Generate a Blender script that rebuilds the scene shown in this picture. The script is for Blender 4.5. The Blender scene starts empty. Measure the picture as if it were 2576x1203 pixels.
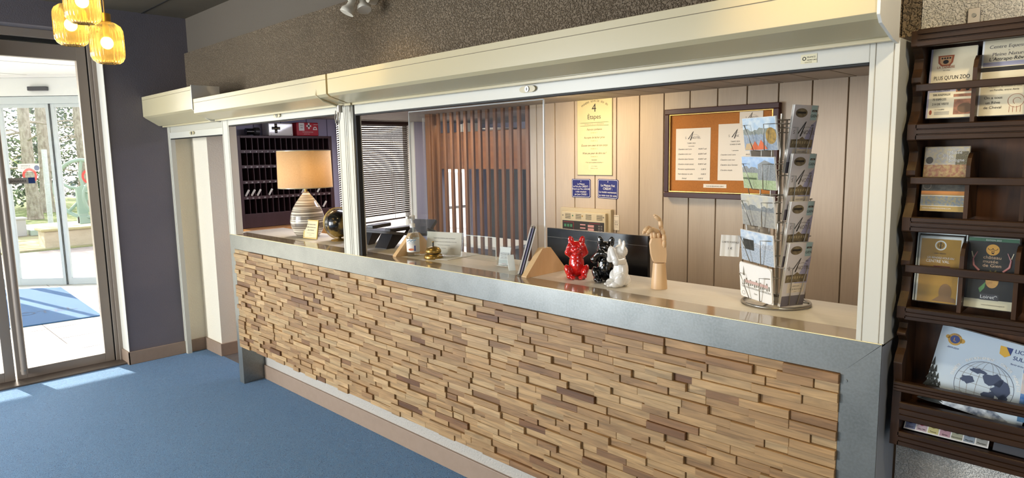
import bpy, bmesh, math, random
from mathutils import Matrix, Vector
random.seed(7)
PI = math.pi
S = bpy.context.scene
COL = S.collection

# ------------------------------------------------------------------ camera, world, sun, exposure
cam_d = bpy.data.cameras.new('camera'); cam = bpy.data.objects.new('camera', cam_d); COL.objects.link(cam)
cam_d.sensor_width = 36.0; cam_d.lens = 1659.17 / 2576 * 36; cam_d.clip_start = 0.02; cam_d.clip_end = 300
_y, _p, _r = -0.77697769, 0.127285, 0.01780255
fw = Vector((math.sin(_y) * math.cos(_p), math.cos(_y) * math.cos(_p), -math.sin(_p)))
ri = Vector((math.cos(_y), -math.sin(_y), 0)); dn = fw.cross(ri)
r2 = math.cos(_r) * ri + math.sin(_r) * dn; d2 = -math.sin(_r) * ri + math.cos(_r) * dn
mw = Matrix.Identity(4)
for i in range(3):
    mw[i][0] = r2[i]; mw[i][1] = -d2[i]; mw[i][2] = -fw[i]
mw[0][3], mw[1][3], mw[2][3] = 0, -1.84755, 1.55539
cam.matrix_world = mw
S.camera = cam
S.view_settings.view_transform = 'Standard'; S.view_settings.look = 'None'
S.view_settings.gamma = 1; S.view_settings.exposure = 0.35
S.view_settings.use_curve_mapping = False
S.cycles.max_bounces = 8; S.cycles.transparent_max_bounces = 24
S.cycles.caustics_reflective = False; S.cycles.caustics_refractive = False
S.cycles.sample_clamp_indirect = 6

w = bpy.data.worlds.new('world'); S.world = w; w.use_nodes = True
nt = w.node_tree; nt.nodes.clear()
sky = nt.nodes.new('ShaderNodeTexSky'); sky.sky_type = 'NISHITA'; sky.sun_disc = False
sky.sun_elevation = math.radians(24); sky.sun_rotation = math.radians(282); sky.air_density = 1.0; sky.dust_density = 2.0
bg = nt.nodes.new('ShaderNodeBackground'); bg.inputs[1].default_value = 0.62
wo = nt.nodes.new('ShaderNodeOutputWorld')
hs = nt.nodes.new('ShaderNodeHueSaturation'); hs.inputs['Saturation'].default_value = 0.45
nt.links.new(sky.outputs[0], hs.inputs['Color']); nt.links.new(hs.outputs[0], bg.inputs[0]); nt.links.new(bg.outputs[0], wo.inputs[0])

def light(name, kind, loc, energy, color, size=0.1, aim=None, sizey=None, spot=None, blend=0.6):
    d = bpy.data.lights.new(name, kind); d.energy = energy; d.color = color
    if kind == 'AREA':
        d.size = size
        if sizey: d.shape = 'RECTANGLE'; d.size_y = sizey
    elif kind == 'SUN': d.angle = size
    else: d.shadow_soft_size = size
    if spot: d.spot_size = math.radians(spot); d.spot_blend = blend
    o = bpy.data.objects.new(name, d); COL.objects.link(o); o.location = loc
    if aim is not None:
        o.rotation_euler = (Vector(aim) - Vector(loc)).to_track_quat('-Z', 'Y').to_euler()
    return o
SUN = Vector((1, 0.2, -0.445))
light('sun', 'SUN', (-12, 0, 6), 13.0, (1.0, 0.93, 0.8), math.radians(0.3), aim=Vector((-12, 0, 6)) + SUN)
# soft fill added behind the camera, left side; no window is built there
light('daylight_lounge_window', 'AREA', (-3.6, -5.6, 1.6), 90, (0.90, 0.95, 1.0), 2.4, aim=(-3.6, 0, 0.7), sizey=1.8)
light('daylight_side_window', 'AREA', (-5.5, -4.85, 1.3), 400, (0.90, 0.95, 1.0), 1.7, aim=(-3.6, -1.6, 0.6), sizey=1.8)
light('daylight_right_window', 'AREA', (2.3, -2.6, 1.5), 20, (0.92, 0.95, 1.0), 1.4, aim=(0, -0.3, 1.0), sizey=1.4)  # added cool fill from the right, brightens the counter's side face
# warm ceiling lamps of the lounge
light('lounge_ceiling_lamp', 'AREA', (-1.2, -2.9, 2.6), 18, (1.0, 0.80, 0.56), 1.6, aim=(-0.7, -1.4, 0), sizey=1.0)
light('spot_lamp_over_counter', 'SPOT', (-2.62, -0.62, 2.45), 14, (1.0, 0.74, 0.34), 0.04, aim=(-2.70, -0.16, 1.95), spot=58)
light('spot_lamp_over_rack', 'SPOT', (-0.62, -0.50, 2.40), 16, (1.0, 0.70, 0.26), 0.04, aim=(-0.66, -0.16, 1.93), spot=50, blend=1.0)
light('spot_lamp_at_brochures', 'SPOT', (0.12, -0.75, 2.45), 28, (1.0, 0.84, 0.58), 0.05, aim=(-0.15, 0.1, 1.35), spot=95)
# office lamps
light('office_wall_spot', 'AREA', (-2.55, 1.15, 1.88), 9, (1.0, 0.76, 0.44), 0.35, aim=(-2.5, 1.6, 1.0), sizey=0.2)
light('office_ceiling_panel', 'AREA', (-1.3, 0.9, 1.88), 6, (1.0, 0.88, 0.76), 0.9, aim=(-1.3, 0.9, 0), sizey=0.4)
light('office_ceiling_panel', 'AREA', (-4.0, 1.0, 1.88), 20, (0.84, 0.84, 1.0), 1.0, aim=(-4.3, 1.0, 0), sizey=0.5)
light('back_room_daylight', 'AREA', (-4.6, 1.95, 1.86), 10, (1.0, 0.86, 0.68), 0.8, aim=(-4.6, 2.3, 0), sizey=0.5)  # added warm area light under the ceiling, brightens the back room

# ------------------------------------------------------------------ materials
def lin(c):
    if isinstance(c, str): c = tuple(int(c[i:i + 2], 16) for i in (0, 2, 4))
    return tuple(((x / 255) / 12.92 if x / 255 <= 0.04045 else ((x / 255 + 0.055) / 1.055) ** 2.4) for x in c) + (1,)
MC = {}
def mat(name, col, rough=0.5, metal=0.0, var=None, bump=None, emit=None, spec=0.5, coat=0, var2=None):
    """var=(scale, amount, (sx,sy,sz), col2): noise mix; bump=(scale, strength, dist, kind)"""
    if name in MC: return MC[name]
    m = bpy.data.materials.new(name); m.use_nodes = True; MC[name] = m
    n = m.node_tree.nodes; l = m.node_tree.links; b = n['Principled BSDF']
    c = lin(col); b.inputs['Base Color'].default_value = c
    b.inputs['Roughness'].default_value = rough; b.inputs['Metallic'].default_value = metal
    b.inputs['Specular IOR Level'].default_value = spec
    if coat: b.inputs['Coat Weight'].default_value = coat; b.inputs['Coat Roughness'].default_value = 0.06
    tc = n.new('ShaderNodeTexCoord')
    out = None
    for v in (var, var2):
        if not v: continue
        sc, amt, st, c2 = v
        mp = n.new('ShaderNodeMapping'); mp.inputs['Scale'].default_value = st; l.new(tc.outputs['Object'], mp.inputs[0])
        no = n.new('ShaderNodeTexNoise'); no.inputs['Scale'].default_value = sc; no.inputs['Detail'].default_value = 5
        l.new(mp.outputs[0], no.inputs[0])
        rm = n.new('ShaderNodeValToRGB'); rm.color_ramp.elements[0].position = 0.38; rm.color_ramp.elements[1].position = 0.64
        rm.color_ramp.elements[0].color = (0, 0, 0, 1); rm.color_ramp.elements[1].color = (amt, amt, amt, 1)
        l.new(no.outputs[0], rm.inputs[0])
        mx = n.new('ShaderNodeMix'); mx.data_type = 'RGBA'
        l.new(rm.outputs[0], mx.inputs[0])
        if out: l.new(out, mx.inputs[6])
        else: mx.inputs[6].default_value = c
        mx.inputs[7].default_value = lin(c2); out = mx.outputs[2]
    if out: l.new(out, b.inputs['Base Color'])
    if bump:
        sc, st, di = bump[:3]; kind = bump[3] if len(bump) > 3 else 'noise'
        if kind == 'noise':
            t = n.new('ShaderNodeTexNoise'); t.inputs['Scale'].default_value = sc; t.inputs['Detail'].default_value = 3
            h = t.outputs[0]
        elif kind == 'vor':
            t = n.new('ShaderNodeTexVoronoi'); t.inputs['Scale'].default_value = sc; h = t.outputs[0]
        elif kind == 'crepi':
            t = n.new('ShaderNodeTexNoise'); t.inputs['Scale'].default_value = sc; t.inputs['Detail'].default_value = 2
            r = n.new('ShaderNodeMapRange'); r.inputs[1].default_value = 0.42; r.inputs[2].default_value = 0.6
            l.new(t.outputs[0], r.inputs[0]); h = r.outputs[0]
        l.new(tc.outputs['Object'], t.inputs['Vector'])
        bp = n.new('ShaderNodeBump'); bp.inputs['Strength'].default_value = st; bp.inputs['Distance'].default_value = di
        l.new(h, bp.inputs['Height']); l.new(bp.outputs[0], b.inputs['Normal'])
    if emit:
        b.inputs['Emission Color'].default_value = lin(emit[0]); b.inputs['Emission Strength'].default_value = emit[1]
    return m
def glass_mat(name, tint='FFFFFF', rough=0.02, fres=1.45, haze=0.0, body=None):
    if name in MC: return MC[name]
    m = bpy.data.materials.new(name); m.use_nodes = True; MC[name] = m
    n = m.node_tree.nodes; l = m.node_tree.links; n.clear()
    o = n.new('ShaderNodeOutputMaterial'); t = n.new('ShaderNodeBsdfTransparent'); t.inputs[0].default_value = lin(tint)
    g = n.new('ShaderNodeBsdfGlossy'); g.inputs['Roughness'].default_value = rough
    lw = n.new('ShaderNodeLayerWeight'); lw.inputs[0].default_value = 0.5
    pw = n.new('ShaderNodeMath'); pw.operation = 'POWER'; pw.inputs[1].default_value = 4.0; l.new(lw.outputs['Facing'], pw.inputs[0])
    f = n.new('ShaderNodeMath'); f.operation = 'MULTIPLY_ADD'; f.inputs[1].default_value = 0.9; f.inputs[2].default_value = 0.035; l.new(pw.outputs[0], f.inputs[0])
    mx = n.new('ShaderNodeMixShader'); l.new(f.outputs[0], mx.inputs[0]); l.new(t.outputs[0], mx.inputs[1]); l.new(g.outputs[0], mx.inputs[2])
    last = mx.outputs[0]
    if haze:
        d = n.new('ShaderNodeBsdfTranslucent'); d.inputs[0].default_value = lin(body or 'FFFFFF')
        d2 = n.new('ShaderNodeBsdfDiffuse'); d2.inputs[0].default_value = lin(body or 'FFFFFF')
        ad = n.new('ShaderNodeMixShader'); ad.inputs[0].default_value = 0.5; l.new(d.outputs[0], ad.inputs[1]); l.new(d2.outputs[0], ad.inputs[2])
        m2 = n.new('ShaderNodeMixShader'); m2.inputs[0].default_value = haze; l.new(last, m2.inputs[1]); l.new(ad.outputs[0], m2.inputs[2]); last = m2.outputs[0]
    l.new(last, o.inputs[0]); return m
def emis(name, col, s):
    if name in MC: return MC[name]
    m = bpy.data.materials.new(name); m.use_nodes = True; MC[name] = m
    n = m.node_tree.nodes; l = m.node_tree.links; n.clear()
    o = n.new('ShaderNodeOutputMaterial'); e = n.new('ShaderNodeEmission'); e.inputs[0].default_value = lin(col); e.inputs[1].default_value = s
    l.new(e.outputs[0], o.inputs[0]); return m

CREAM = mat('cream_lacquered_aluminium', 'BFB28E', 0.26)
POST = mat('off_white_lacquered_aluminium', 'CBC7B8', 0.34)
STEEL = mat('brushed_galvanised_steel', '8E8E88', 0.34, 0.7, var=(9, 0.5, (1, 1, 1), '757772'), var2=(140, 0.3, (1, 1, 1), 'A2A29C'), bump=(90, 0.05, 0.002))
STEEL_SIDE_LIT = mat('dull_zinc_side_panel', 'A2A4A8', 0.45, 0.15, bump=(90, 0.05, 0.002))  # lighter, less metallic steel: the side's light is put into the colour
STEEL_TOP = mat('polished_steel_strip', 'A5947A', 0.12, 0.0, var=(6, 0.3, (1, 1, 1), '96866E'), spec=0.8, coat=0.3)
LAMINATE = mat('grey_beige_laminate', 'E2DAC8', 0.36, var=(14, 0.35, (0.5, 6, 1), 'D0C6B2'))
DARKWALL = mat('dark_taupe_crepi', '74644E', 0.72, bump=(120, 0.85, 0.012, 'crepi'), var=(2, 0.5, (1, 1, 1), '665845'))
DARKBLUE = mat('dark_slate_paint', '6E676A', 0.7, bump=(130, 0.25, 0.004), var=(3, 0.5, (1, 1, 1), '645F64'))
BEIGE_CREPI = mat('beige_crepi', 'EADFC8', 0.8, bump=(110, 0.35, 0.003, 'crepi'))
WHITE_CREPI = mat('white_rough_crepi', 'DAD4C8', 0.85, bump=(210, 0.9, 0.0035, 'crepi'), var=(60, 0.4, (1, 1, 1), 'C4BDB0'))
CEIL = mat('dark_brown_ceiling', '5C5242', 0.6, var=(5, 0.4, (1, 1, 1), '50473A'))
SKIRT = mat('taupe_skirting', '9B8470', 0.5, var=(30, 0.3, (1, 1, 1), '8E7864'))
DOORALU = mat('taupe_aluminium_door', '9A8C7E', 0.38, 0.15, bump=(60, 0.02, 0.001))
DOORGREY = mat('light_grey_aluminium', 'C4CDCF', 0.4, 0.1)
BLACK = mat('black_rubber', '14120F', 0.6)
PLASTIC_BLACK = mat('black_gloss_plastic', '101114', 0.16, bump=(60, 0.02, 0.001))
GREYPHONE = mat('grey_plastic_phone', '4C4C4E', 0.45)
DKPHONE = mat('charcoal_plastic', '2A292B', 0.4)
GLASS = glass_mat('clear_glass')
ACRYL = glass_mat('clear_acrylic', 'FAFCFC', 0.03, 1.42, 0.015)
ACRYL_EDGE = mat('bright_acrylic_edge', 'F2F5F0', 0.25, spec=0.8, var=(30, 0.2, (1, 1, 1), 'D9E2DC'))
LILAC = mat('pale_lilac_panelling', 'A3A0B8', 0.6, bump=(40, 0.05, 0.002))
PANEL = mat('greige_wood_panelling', 'B3A28E', 0.5, var=(5, 0.35, (3, 1, 0.4), 'A59480'), var2=(40, 0.3, (6, 1, 0.25), 'BEAE98'))
PANEL_D = mat('greige_panel_groove', '75654F', 0.6)
TILE = mat('grey_ceiling_plank', '9C948C', 0.6, var=(4, 0.4, (1, 1, 1), '8D8680'))
OAK = mat('orange_beech', 'C48D52', 0.4, var=(7, 0.5, (8, 8, 0.8), 'B27A42'))
CABW = mat('brown_veneer', '7C4A24', 0.42, var=(5, 0.6, (0.6, 1, 7), '683C1C'))
SLATW = mat('brown_wood_slat', '80522C', 0.42, var=(9, 0.6, (6, 6, 0.5), '6A4222'))
BEECH = mat('light_beech_plywood', 'DDB988', 0.5, var=(6, 0.5, (1, 6, 1.5), 'CFA874'))
MANNEQ = mat('pale_maple_wood', 'DDB98C', 0.42, var=(8, 0.4, (5, 5, 0.7), 'CFA677'))
SHELFW = mat('dark_stained_oak', '37220F', 0.42, var=(10, 0.75, (0.6, 6, 6), '22130A'), bump=(60, 0.08, 0.002), spec=0.3)
SHELFW_V = mat('dark_stained_oak_upright', '402813', 0.42, var=(10, 0.75, (6, 6, 0.6), '28180C'), bump=(60, 0.08, 0.002), spec=0.3)
SHELFB = mat('stained_plywood_back', '5B371A', 0.4, var=(12, 0.8, (5, 1, 0.6), '41260F'))
RACKW = mat('dark_plum_wood', '40282C', 0.45, var=(8, 0.4, (4, 4, 0.6), '35201F'))
RACKB = mat('dark_rack_back', '1D1517', 0.7)
WIRE = mat('dull_chrome_wire', '9A968E', 0.28, 0.9)
BRASS = mat('aged_brass', 'A88848', 0.3, 0.85, var=(30, 0.5, (1, 1, 1), '8C6E36'))
GOLD = mat('bright_brass', 'B89A5A', 0.32, 0.8)
PAPER = mat('white_paper', 'DCD2C2', 0.75)
PAPER2 = mat('bright_white_paper', 'E6E3DC', 0.6)
INK = mat('black_ink', '26221F', 0.7)
INKG = mat('grey_ink', '77706A', 0.7)
INKW = mat('white_ink', 'E8E6E0', 0.6)
CORK = mat('orange_cork', 'A8682A', 0.85, var=(180, 0.5, (1, 1, 1), '8C5520'), var2=(6, 0.3, (1, 1, 1), 'B57230'))
MAHOG = mat('mahogany_frame', '3C1A14', 0.4, spec=0.25)
NAVY = mat('navy_enamel', '1E2466', 0.2)
REDC = mat('glossy_red_ceramic', 'CE1A16', 0.07, coat=1.0)
BLKC = mat('glossy_black_ceramic', '0A0A0B', 0.05, coat=1.0)
WHTC = mat('glossy_white_ceramic', 'E4E1DA', 0.08, coat=1.0)
RED = mat('red_print', 'B02030', 0.45)
CUT = mat('pale_metal_label', 'D9CFA8', 0.4)

def wood_mosaic_mat():
    m = bpy.data.materials.new('teak_mosaic_strips'); m.use_nodes = True
    n = m.node_tree.nodes; l = m.node_tree.links; b = n['Principled BSDF']
    at = n.new('ShaderNodeAttribute'); at.attribute_name = 'tint'
    sp = n.new('ShaderNodeSeparateColor'); l.new(at.outputs['Color'], sp.inputs[0])
    r = n.new('ShaderNodeValToRGB'); l.new(sp.outputs[0], r.inputs[0])
    e = r.color_ramp.elements; e[0].position = 0; e[0].color = lin('6A4526'); e[1].position = 1; e[1].color = lin('C09C6E')
    for p, c in ((0.12, '87623E'), (0.35, '9C784E'), (0.6, 'AE8A5C'), (0.82, 'B39468')):
        k = e.new(p); k.color = lin(c)
    tc = n.new('ShaderNodeTexCoord'); mp = n.new('ShaderNodeMapping'); mp.inputs['Scale'].default_value = (5, 30, 55)
    ad = n.new('ShaderNodeVectorMath'); ad.operation = 'ADD'
    sc = n.new('ShaderNodeVectorMath'); sc.operation = 'SCALE'; sc.inputs['Scale'].default_value = 9.0
    l.new(at.outputs['Color'], sc.inputs[0]); l.new(tc.outputs['Object'], mp.inputs[0]); l.new(mp.outputs[0], ad.inputs[0]); l.new(sc.outputs[0], ad.inputs[1])
    no = n.new('ShaderNodeTexNoise'); no.inputs['Scale'].default_value = 1.0; no.inputs['Detail'].default_value = 6; no.inputs['Distortion'].default_value = 1.2
    l.new(ad.outputs[0], no.inputs[0])
    rr = n.new('ShaderNodeMapRange'); rr.inputs[1].default_value = 0.3; rr.inputs[2].default_value = 0.7; rr.inputs[3].default_value = 0.58; rr.inputs[4].default_value = 1.18
    l.new(no.outputs[0], rr.inputs[0])
    mx = n.new('ShaderNodeMix'); mx.data_type = 'RGBA'; mx.blend_type = 'MULTIPLY'; mx.inputs[0].default_value = 1
    l.new(r.outputs[0], mx.inputs[6]); l.new(rr.outputs[0], mx.inputs[7]); l.new(mx.outputs[2], b.inputs['Base Color'])
    b.inputs['Roughness'].default_value = 0.55
    bp = n.new('ShaderNodeBump'); bp.inputs['Strength'].default_value = 0.25; bp.inputs['Distance'].default_value = 0.002
    l.new(no.outputs[0], bp.inputs['Height']); l.new(bp.outputs[0], b.inputs['Normal'])
    return m
MOSAIC = wood_mosaic_mat()

def carpet_mat():
    m = bpy.data.materials.new('blue_speckled_carpet'); m.use_nodes = True
    n = m.node_tree.nodes; l = m.node_tree.links; b = n['Principled BSDF']
    tc = n.new('ShaderNodeTexCoord')
    no = n.new('ShaderNodeTexNoise'); no.inputs['Scale'].default_value = 42; no.inputs['Detail'].default_value = 2; no.inputs['Distortion'].default_value = 2.6
    l.new(tc.outputs['Object'], no.inputs[0])
    w_ = n.new('ShaderNodeMath'); w_.operation = 'MULTIPLY'; w_.inputs[1].default_value = 40; l.new(no.outputs[0], w_.inputs[0])
    s_ = n.new('ShaderNodeMath'); s_.operation = 'SINE'; l.new(w_.outputs[0], s_.inputs[0])
    r = n.new('ShaderNodeValToRGB'); l.new(s_.outputs[0], r.inputs[0])
    e = r.color_ramp.elements; e[0].position = 0.0; e[0].color = lin('5088B4'); e[1].position = 0.9; e[1].color = lin('2A547E')
    n2 = n.new('ShaderNodeTexNoise'); n2.inputs['Scale'].default_value = 420; l.new(tc.outputs['Object'], n2.inputs[0])
    mr = n.new('ShaderNodeMapRange'); mr.inputs[1].default_value = 0.3; mr.inputs[2].default_value = 0.7; mr.inputs[3].default_value = 0.72; mr.inputs[4].default_value = 1.2; l.new(n2.outputs[0], mr.inputs[0])
    mx = n.new('ShaderNodeMix'); mx.data_type = 'RGBA'; mx.blend_type = 'MULTIPLY'; mx.inputs[0].default_value = 1
    l.new(r.outputs[0], mx.inputs[6]); l.new(mr.outputs[0], mx.inputs[7]); l.new(mx.outputs[2], b.inputs['Base Color'])
    b.inputs['Roughness'].default_value = 0.95; b.inputs['Sheen Weight'].default_value = 0.25
    bp = n.new('ShaderNodeBump'); bp.inputs['Strength'].default_value = 0.5; bp.inputs['Distance'].default_value = 0.003
    l.new(s_.outputs[0], bp.inputs['Height']); l.new(bp.outputs[0], b.inputs['Normal'])
    return m
CARPET = carpet_mat()

# ------------------------------------------------------------------ geometry builder
TEXTS = {}
def text_geo(s, align='LEFT'):
    k = (s, align)
    if k in TEXTS: return TEXTS[k]
    c = bpy.data.curves.new('t', 'FONT'); c.body = s; c.align_x = align; c.size = 1.0; c.resolution_u = 3
    o = bpy.data.objects.new('t', c); COL.objects.link(o)
    dg = bpy.context.evaluated_depsgraph_get(); me = bpy.data.meshes.new_from_object(o.evaluated_get(dg))
    v = [tuple(x.co) for x in me.vertices]; f = [tuple(p.vertices) for p in me.polygons]
    bpy.data.objects.remove(o); bpy.data.curves.remove(c); bpy.data.meshes.remove(me)
    TEXTS[k] = (v, f); return TEXTS[k]

def frame(o, r, u):
    """matrix with local x=r, y=u, z=r x u at origin o"""
    r = Vector(r).normalized(); u = Vector(u); u = (u - r * u.dot(r)).normalized(); n = r.cross(u)
    m = Matrix.Identity(4)
    for i in range(3): m[i][0] = r[i]; m[i][1] = u[i]; m[i][2] = n[i]; m[i][3] = o[i]
    return m
XZ = lambda x, y, z: frame((x, y, z), (1, 0, 0), (0, 0, 1))     # faces -y (towards the lounge)

class G:
    def __init__(s): s.v = []; s.f = []; s.mi = []; s.sm = []; s.mats = []; s.T = Matrix.Identity(4); s.tint = []; s.cur = None
    def _m(s, m):
        if m not in s.mats: s.mats.append(m)
        return s.mats.index(m)
    def add(s, vs, fs, m, smooth=False):
        o = len(s.v); T = s.T
        s.v += [tuple(T @ Vector(v)) for v in vs]; k = s._m(m)
        for f in fs: s.f.append(tuple(i + o for i in f)); s.mi.append(k); s.sm.append(smooth); s.tint.append(s.cur)
        return s
    def box(s, x0, x1, y0, y1, z0, z1, m):
        vs = [(x, y, z) for x in (x0, x1) for y in (y0, y1) for z in (z0, z1)]
        fs = [(0, 1, 3, 2), (4, 6, 7, 5), (0, 4, 5, 1), (2, 3, 7, 6), (0, 2, 6, 4), (1, 5, 7, 3)]
        return s.add(vs, fs, m)
    def prism(s, poly, a, b, axis, m, smooth=False):
        n = len(poly)
        def mk(p, t): return {'x': (t, p[0], p[1]), 'y': (p[0], t, p[1]), 'z': (p[0], p[1], t)}[axis]
        vs = [mk(p, a) for p in poly] + [mk(p, b) for p in poly]
        s.add(vs, [(i, (i + 1) % n, n + (i + 1) % n, n + i) for i in range(n)], m, smooth)
        return s.add(vs, [tuple(range(n))[::-1], tuple(range(n, 2 * n))], m)
    def quad(s, p, m): return s.add(p, [tuple(range(len(p)))], m)
    def rect(s, x0, x1, y0, y1, m, z=0.0): return s.quad([(x0, y0, z), (x1, y0, z), (x1, y1, z), (x0, y1, z)], m)
    def disc(s, cx, cy, r, m, z=0.0, n=24, ry=None): return s.quad([(cx + r * math.cos(2 * PI * i / n), cy + (ry or r) * math.sin(2 * PI * i / n), z) for i in range(n)], m)
    def ring(s, cx, cy, r0, r1, m, z=0.0, n=32, a0=0, a1=2 * PI):
        vs = []; fs = []
        for i in range(n + 1):
            a = a0 + (a1 - a0) * i / n
            vs += [(cx + r0 * math.cos(a), cy + r0 * math.sin(a), z), (cx + r1 * math.cos(a), cy + r1 * math.sin(a), z)]
        for i in range(n): fs.append((2 * i, 2 * i + 1, 2 * i + 3, 2 * i + 2))
        return s.add(vs, fs, m)
    def lathe(s, prof, m, n=32, c=(0, 0, 0), smooth=True, ripple=0, k=0, caps=True):
        vs = []; fs = []; L = len(prof)
        for i in range(n):
            a = 2 * PI * i / n; q = 1 + (ripple * math.cos(k * a) if k else 0)
            for r, z in prof: vs.append((c[0] + r * q * math.cos(a), c[1] + r * q * math.sin(a), c[2] + z))
        for i in range(n):
            j = (i + 1) % n
            for t in range(L - 1): fs.append((i * L + t, j * L + t, j * L + t + 1, i * L + t + 1))
        s.add(vs, fs, m, smooth)
        if caps:
            if prof[0][0] > 1e-4: s.add([vs[i * L] for i in range(n)], [tuple(range(n))[::-1]], m)
            if prof[-1][0] > 1e-4: s.add([vs[i * L + L - 1] for i in range(n)], [tuple(range(n))], m)
        return s
    def cyl(s, c, r, h, m, n=24, axis='z', r2=None):
        T = s.T.copy()
        R = {'z': Matrix.Identity(4), 'y': Matrix.Rotation(-PI / 2, 4, 'X'), 'x': Matrix.Rotation(PI / 2, 4, 'Y')}[axis]
        s.T = T @ Matrix.Translation(c) @ R; s.lathe([(r, 0), (r if r2 is None else r2, h)], m, n); s.T = T; return s
    def tube(s, pts, r, m, n=8, closed=False):
        pts = [Vector(p) for p in pts]; L = len(pts); vs = []; fs = []
        rr = r if isinstance(r, (list, tuple)) else [r] * L
        pn = None
        for i in range(L):
            a = pts[(i - 1) % L] if (i > 0 or closed) else pts[i]; b = pts[(i + 1) % L] if (i < L - 1 or closed) else pts[i]
            t = (b - a).normalized()
            if pn is None: pn = t.orthogonal().normalized()
            pn = (pn - t * pn.dot(t))
            pn = pn.normalized() if pn.length > 1e-6 else t.orthogonal().normalized()
            q = t.cross(pn)
            for k in range(n):
                an = 2 * PI * k / n; vs.append(tuple(pts[i] + (pn * math.cos(an) + q * math.sin(an)) * rr[i]))
        for i in range(L if closed else L - 1):
            j = (i + 1) % L
            for k in range(n): fs.append((i * n + k, i * n + (k + 1) % n, j * n + (k + 1) % n, j * n + k))
        s.add(vs, fs, m, True)
        if not closed: s.add(vs[:n], [tuple(range(n))[::-1]], m); s.add(vs[-n:], [tuple(range(n))], m)
        return s
    def ell(s, c, r, m, n=20, rot=None):
        T = s.T.copy(); s.T = T @ Matrix.Translation(c) @ (rot or Matrix.Identity(4)); h = n // 2
        prof = [(math.sin(PI * i / h), -math.cos(PI * i / h)) for i in range(h + 1)]
        vs = []; fs = []
        for i in range(n):
            a = 2 * PI * i / n
            for p, z in prof: vs.append((p * r[0] * math.cos(a), p * r[1] * math.sin(a), z * r[2]))
        for i in range(n):
            j = (i + 1) % n
            for t in range(h):
                fs.append((i * (h + 1) + t, j * (h + 1) + t, j * (h + 1) + t + 1, i * (h + 1) + t + 1))
        s.add(vs, fs, m, True); s.T = T; return s
    def text(s, st, x, y, size, m, align='CENTER', z=0.0006, sx=1.0, shear=0.0, rot=0):
        v, f = text_geo(st, align); c, sn = math.cos(rot), math.sin(rot); out = []
        for a in v:
            px = a[0] * size * sx + a[1] * size * shear; py = a[1] * size
            out.append((x + px * c - py * sn, y + px * sn + py * c, z))
        return s.add(out, f, m)
    def build(s, name, parent=None, bevel=0, kind=None, label=None, loc=None, seg=2):
        me = bpy.data.meshes.new(name); me.from_pydata(s.v, [], s.f)
        for m in s.mats: me.materials.append(m)
        me.polygons.foreach_set('material_index', s.mi); me.polygons.foreach_set('use_smooth', s.sm)
        if any(t is not None for t in s.tint):
            at = me.color_attributes.new('tint', 'FLOAT_COLOR', 'CORNER'); i = 0
            for p, t in zip(me.polygons, s.tint):
                t = t or (0.5, 0.5, 0.5)
                for li in p.loop_indices: at.data[li].color = (t[0], t[1], t[2], 1)
        me.validate(); me.update()
        bm = bmesh.new(); bm.from_mesh(me)
        if s.weld: bmesh.ops.remove_doubles(bm, verts=bm.verts, dist=1e-6)
        if not any(m_ in s.nocalc for m_ in s.mats): bmesh.ops.recalc_face_normals(bm, faces=bm.faces)
        bm.to_mesh(me); bm.free()
        o = bpy.data.objects.new(name, me); COL.objects.link(o)
        if parent: o.parent = parent
        if loc: o.location = loc
        if bevel:
            b = o.modifiers.new('bevel', 'BEVEL'); b.width = bevel; b.segments = seg; b.limit_method = 'ANGLE'; b.angle_limit = math.radians(40); b.harden_normals = False
        if kind: o['kind'] = kind
        if label: o['label'] = label
        return o
    weld = False; nocalc = ()
def thing(name, label, cat, loc=(0, 0, 0), rz=0.0, group=None, M=None):
    o = bpy.data.objects.new(name, None); COL.objects.link(o); o.empty_display_size = 0.05
    if M is not None: o.matrix_world = M
    else: o.location = loc; o.rotation_euler = (0, 0, rz)
    o['label'] = label; o['category'] = cat
    if group: o['group'] = group
    return o
def struct(name, parent=None):
    o = bpy.data.objects.new(name, None); COL.objects.link(o); o['kind'] = 'structure'; return o
def tag(o, label, cat, group=None):
    o['label'] = label; o['category'] = cat
    if group: o['group'] = group
    return o
def bx(name, x0, x1, y0, y1, z0, z1, m, parent=None, bevel=0, kind=None):
    return G().box(x0, x1, y0, y1, z0, z1, m).build(name, parent, bevel, kind)
def rod(r=0.5): return random.random() * r
# ------------------------------------------------------------------ the setting
ST = 'structure'
g = G().box(-5.77, 2.7, -5.9, 0.17, -0.05, 0, CARPET); g.build('floor', kind=ST)
g = G().box(-5.42, 2.0, 0.17, 3.4, -0.05, 0.0, mat('grey_office_lino', '6E6A66', 0.5, var=(20, 0.4, (1, 1, 1), '5E5A58'))); g.box(-5.57, -5.42, 0.17, 0.38, -0.05, 0, CARPET); g.build('floor_office', kind=ST)
g = G().box(-5.77, 2.7, -5.9, 0.20, 2.66, 2.76, CEIL)
for i in range(12): g.box(-5.7, 2.7, -0.12 - i * 0.48, -0.112 - i * 0.48, 2.656, 2.6605, BLACK)
g.build('ceiling', kind=ST)
# wall with the dark blue face left of the counter; door reveal at its end
g = G().box(-5.90, -5.57, -0.405, 0.17, 0, 2.66, DARKBLUE)
g.box(-5.90, -5.565, -0.4075, -0.4045, 0, 2.62, mat('white_plaster_reveal', 'D9D3C4', 0.8, bump=(60, 0.4, 0.004)))
g.box(-5.90, -5.57, -2.35, -0.405, 2.49, 2.66, DARKBLUE); g.box(-5.90, -5.57, -5.9, -2.35, 0, 2.66, DARKBLUE)
g.box(-5.90, -5.57, 0.17, 0.33, 1.9, 2.66, DARKBLUE); g.build('wall_left', kind=ST)
bx('baseboard_left', -5.57, -5.555, -0.42, 0.0, 0.0, 0.10, SKIRT, bevel=0.003, kind=ST)
bx('baseboard_door_reveal', -5.77, -5.555, -0.418, -0.406, 0.0, 0.10, SKIRT, bevel=0.002, kind=ST)
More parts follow.
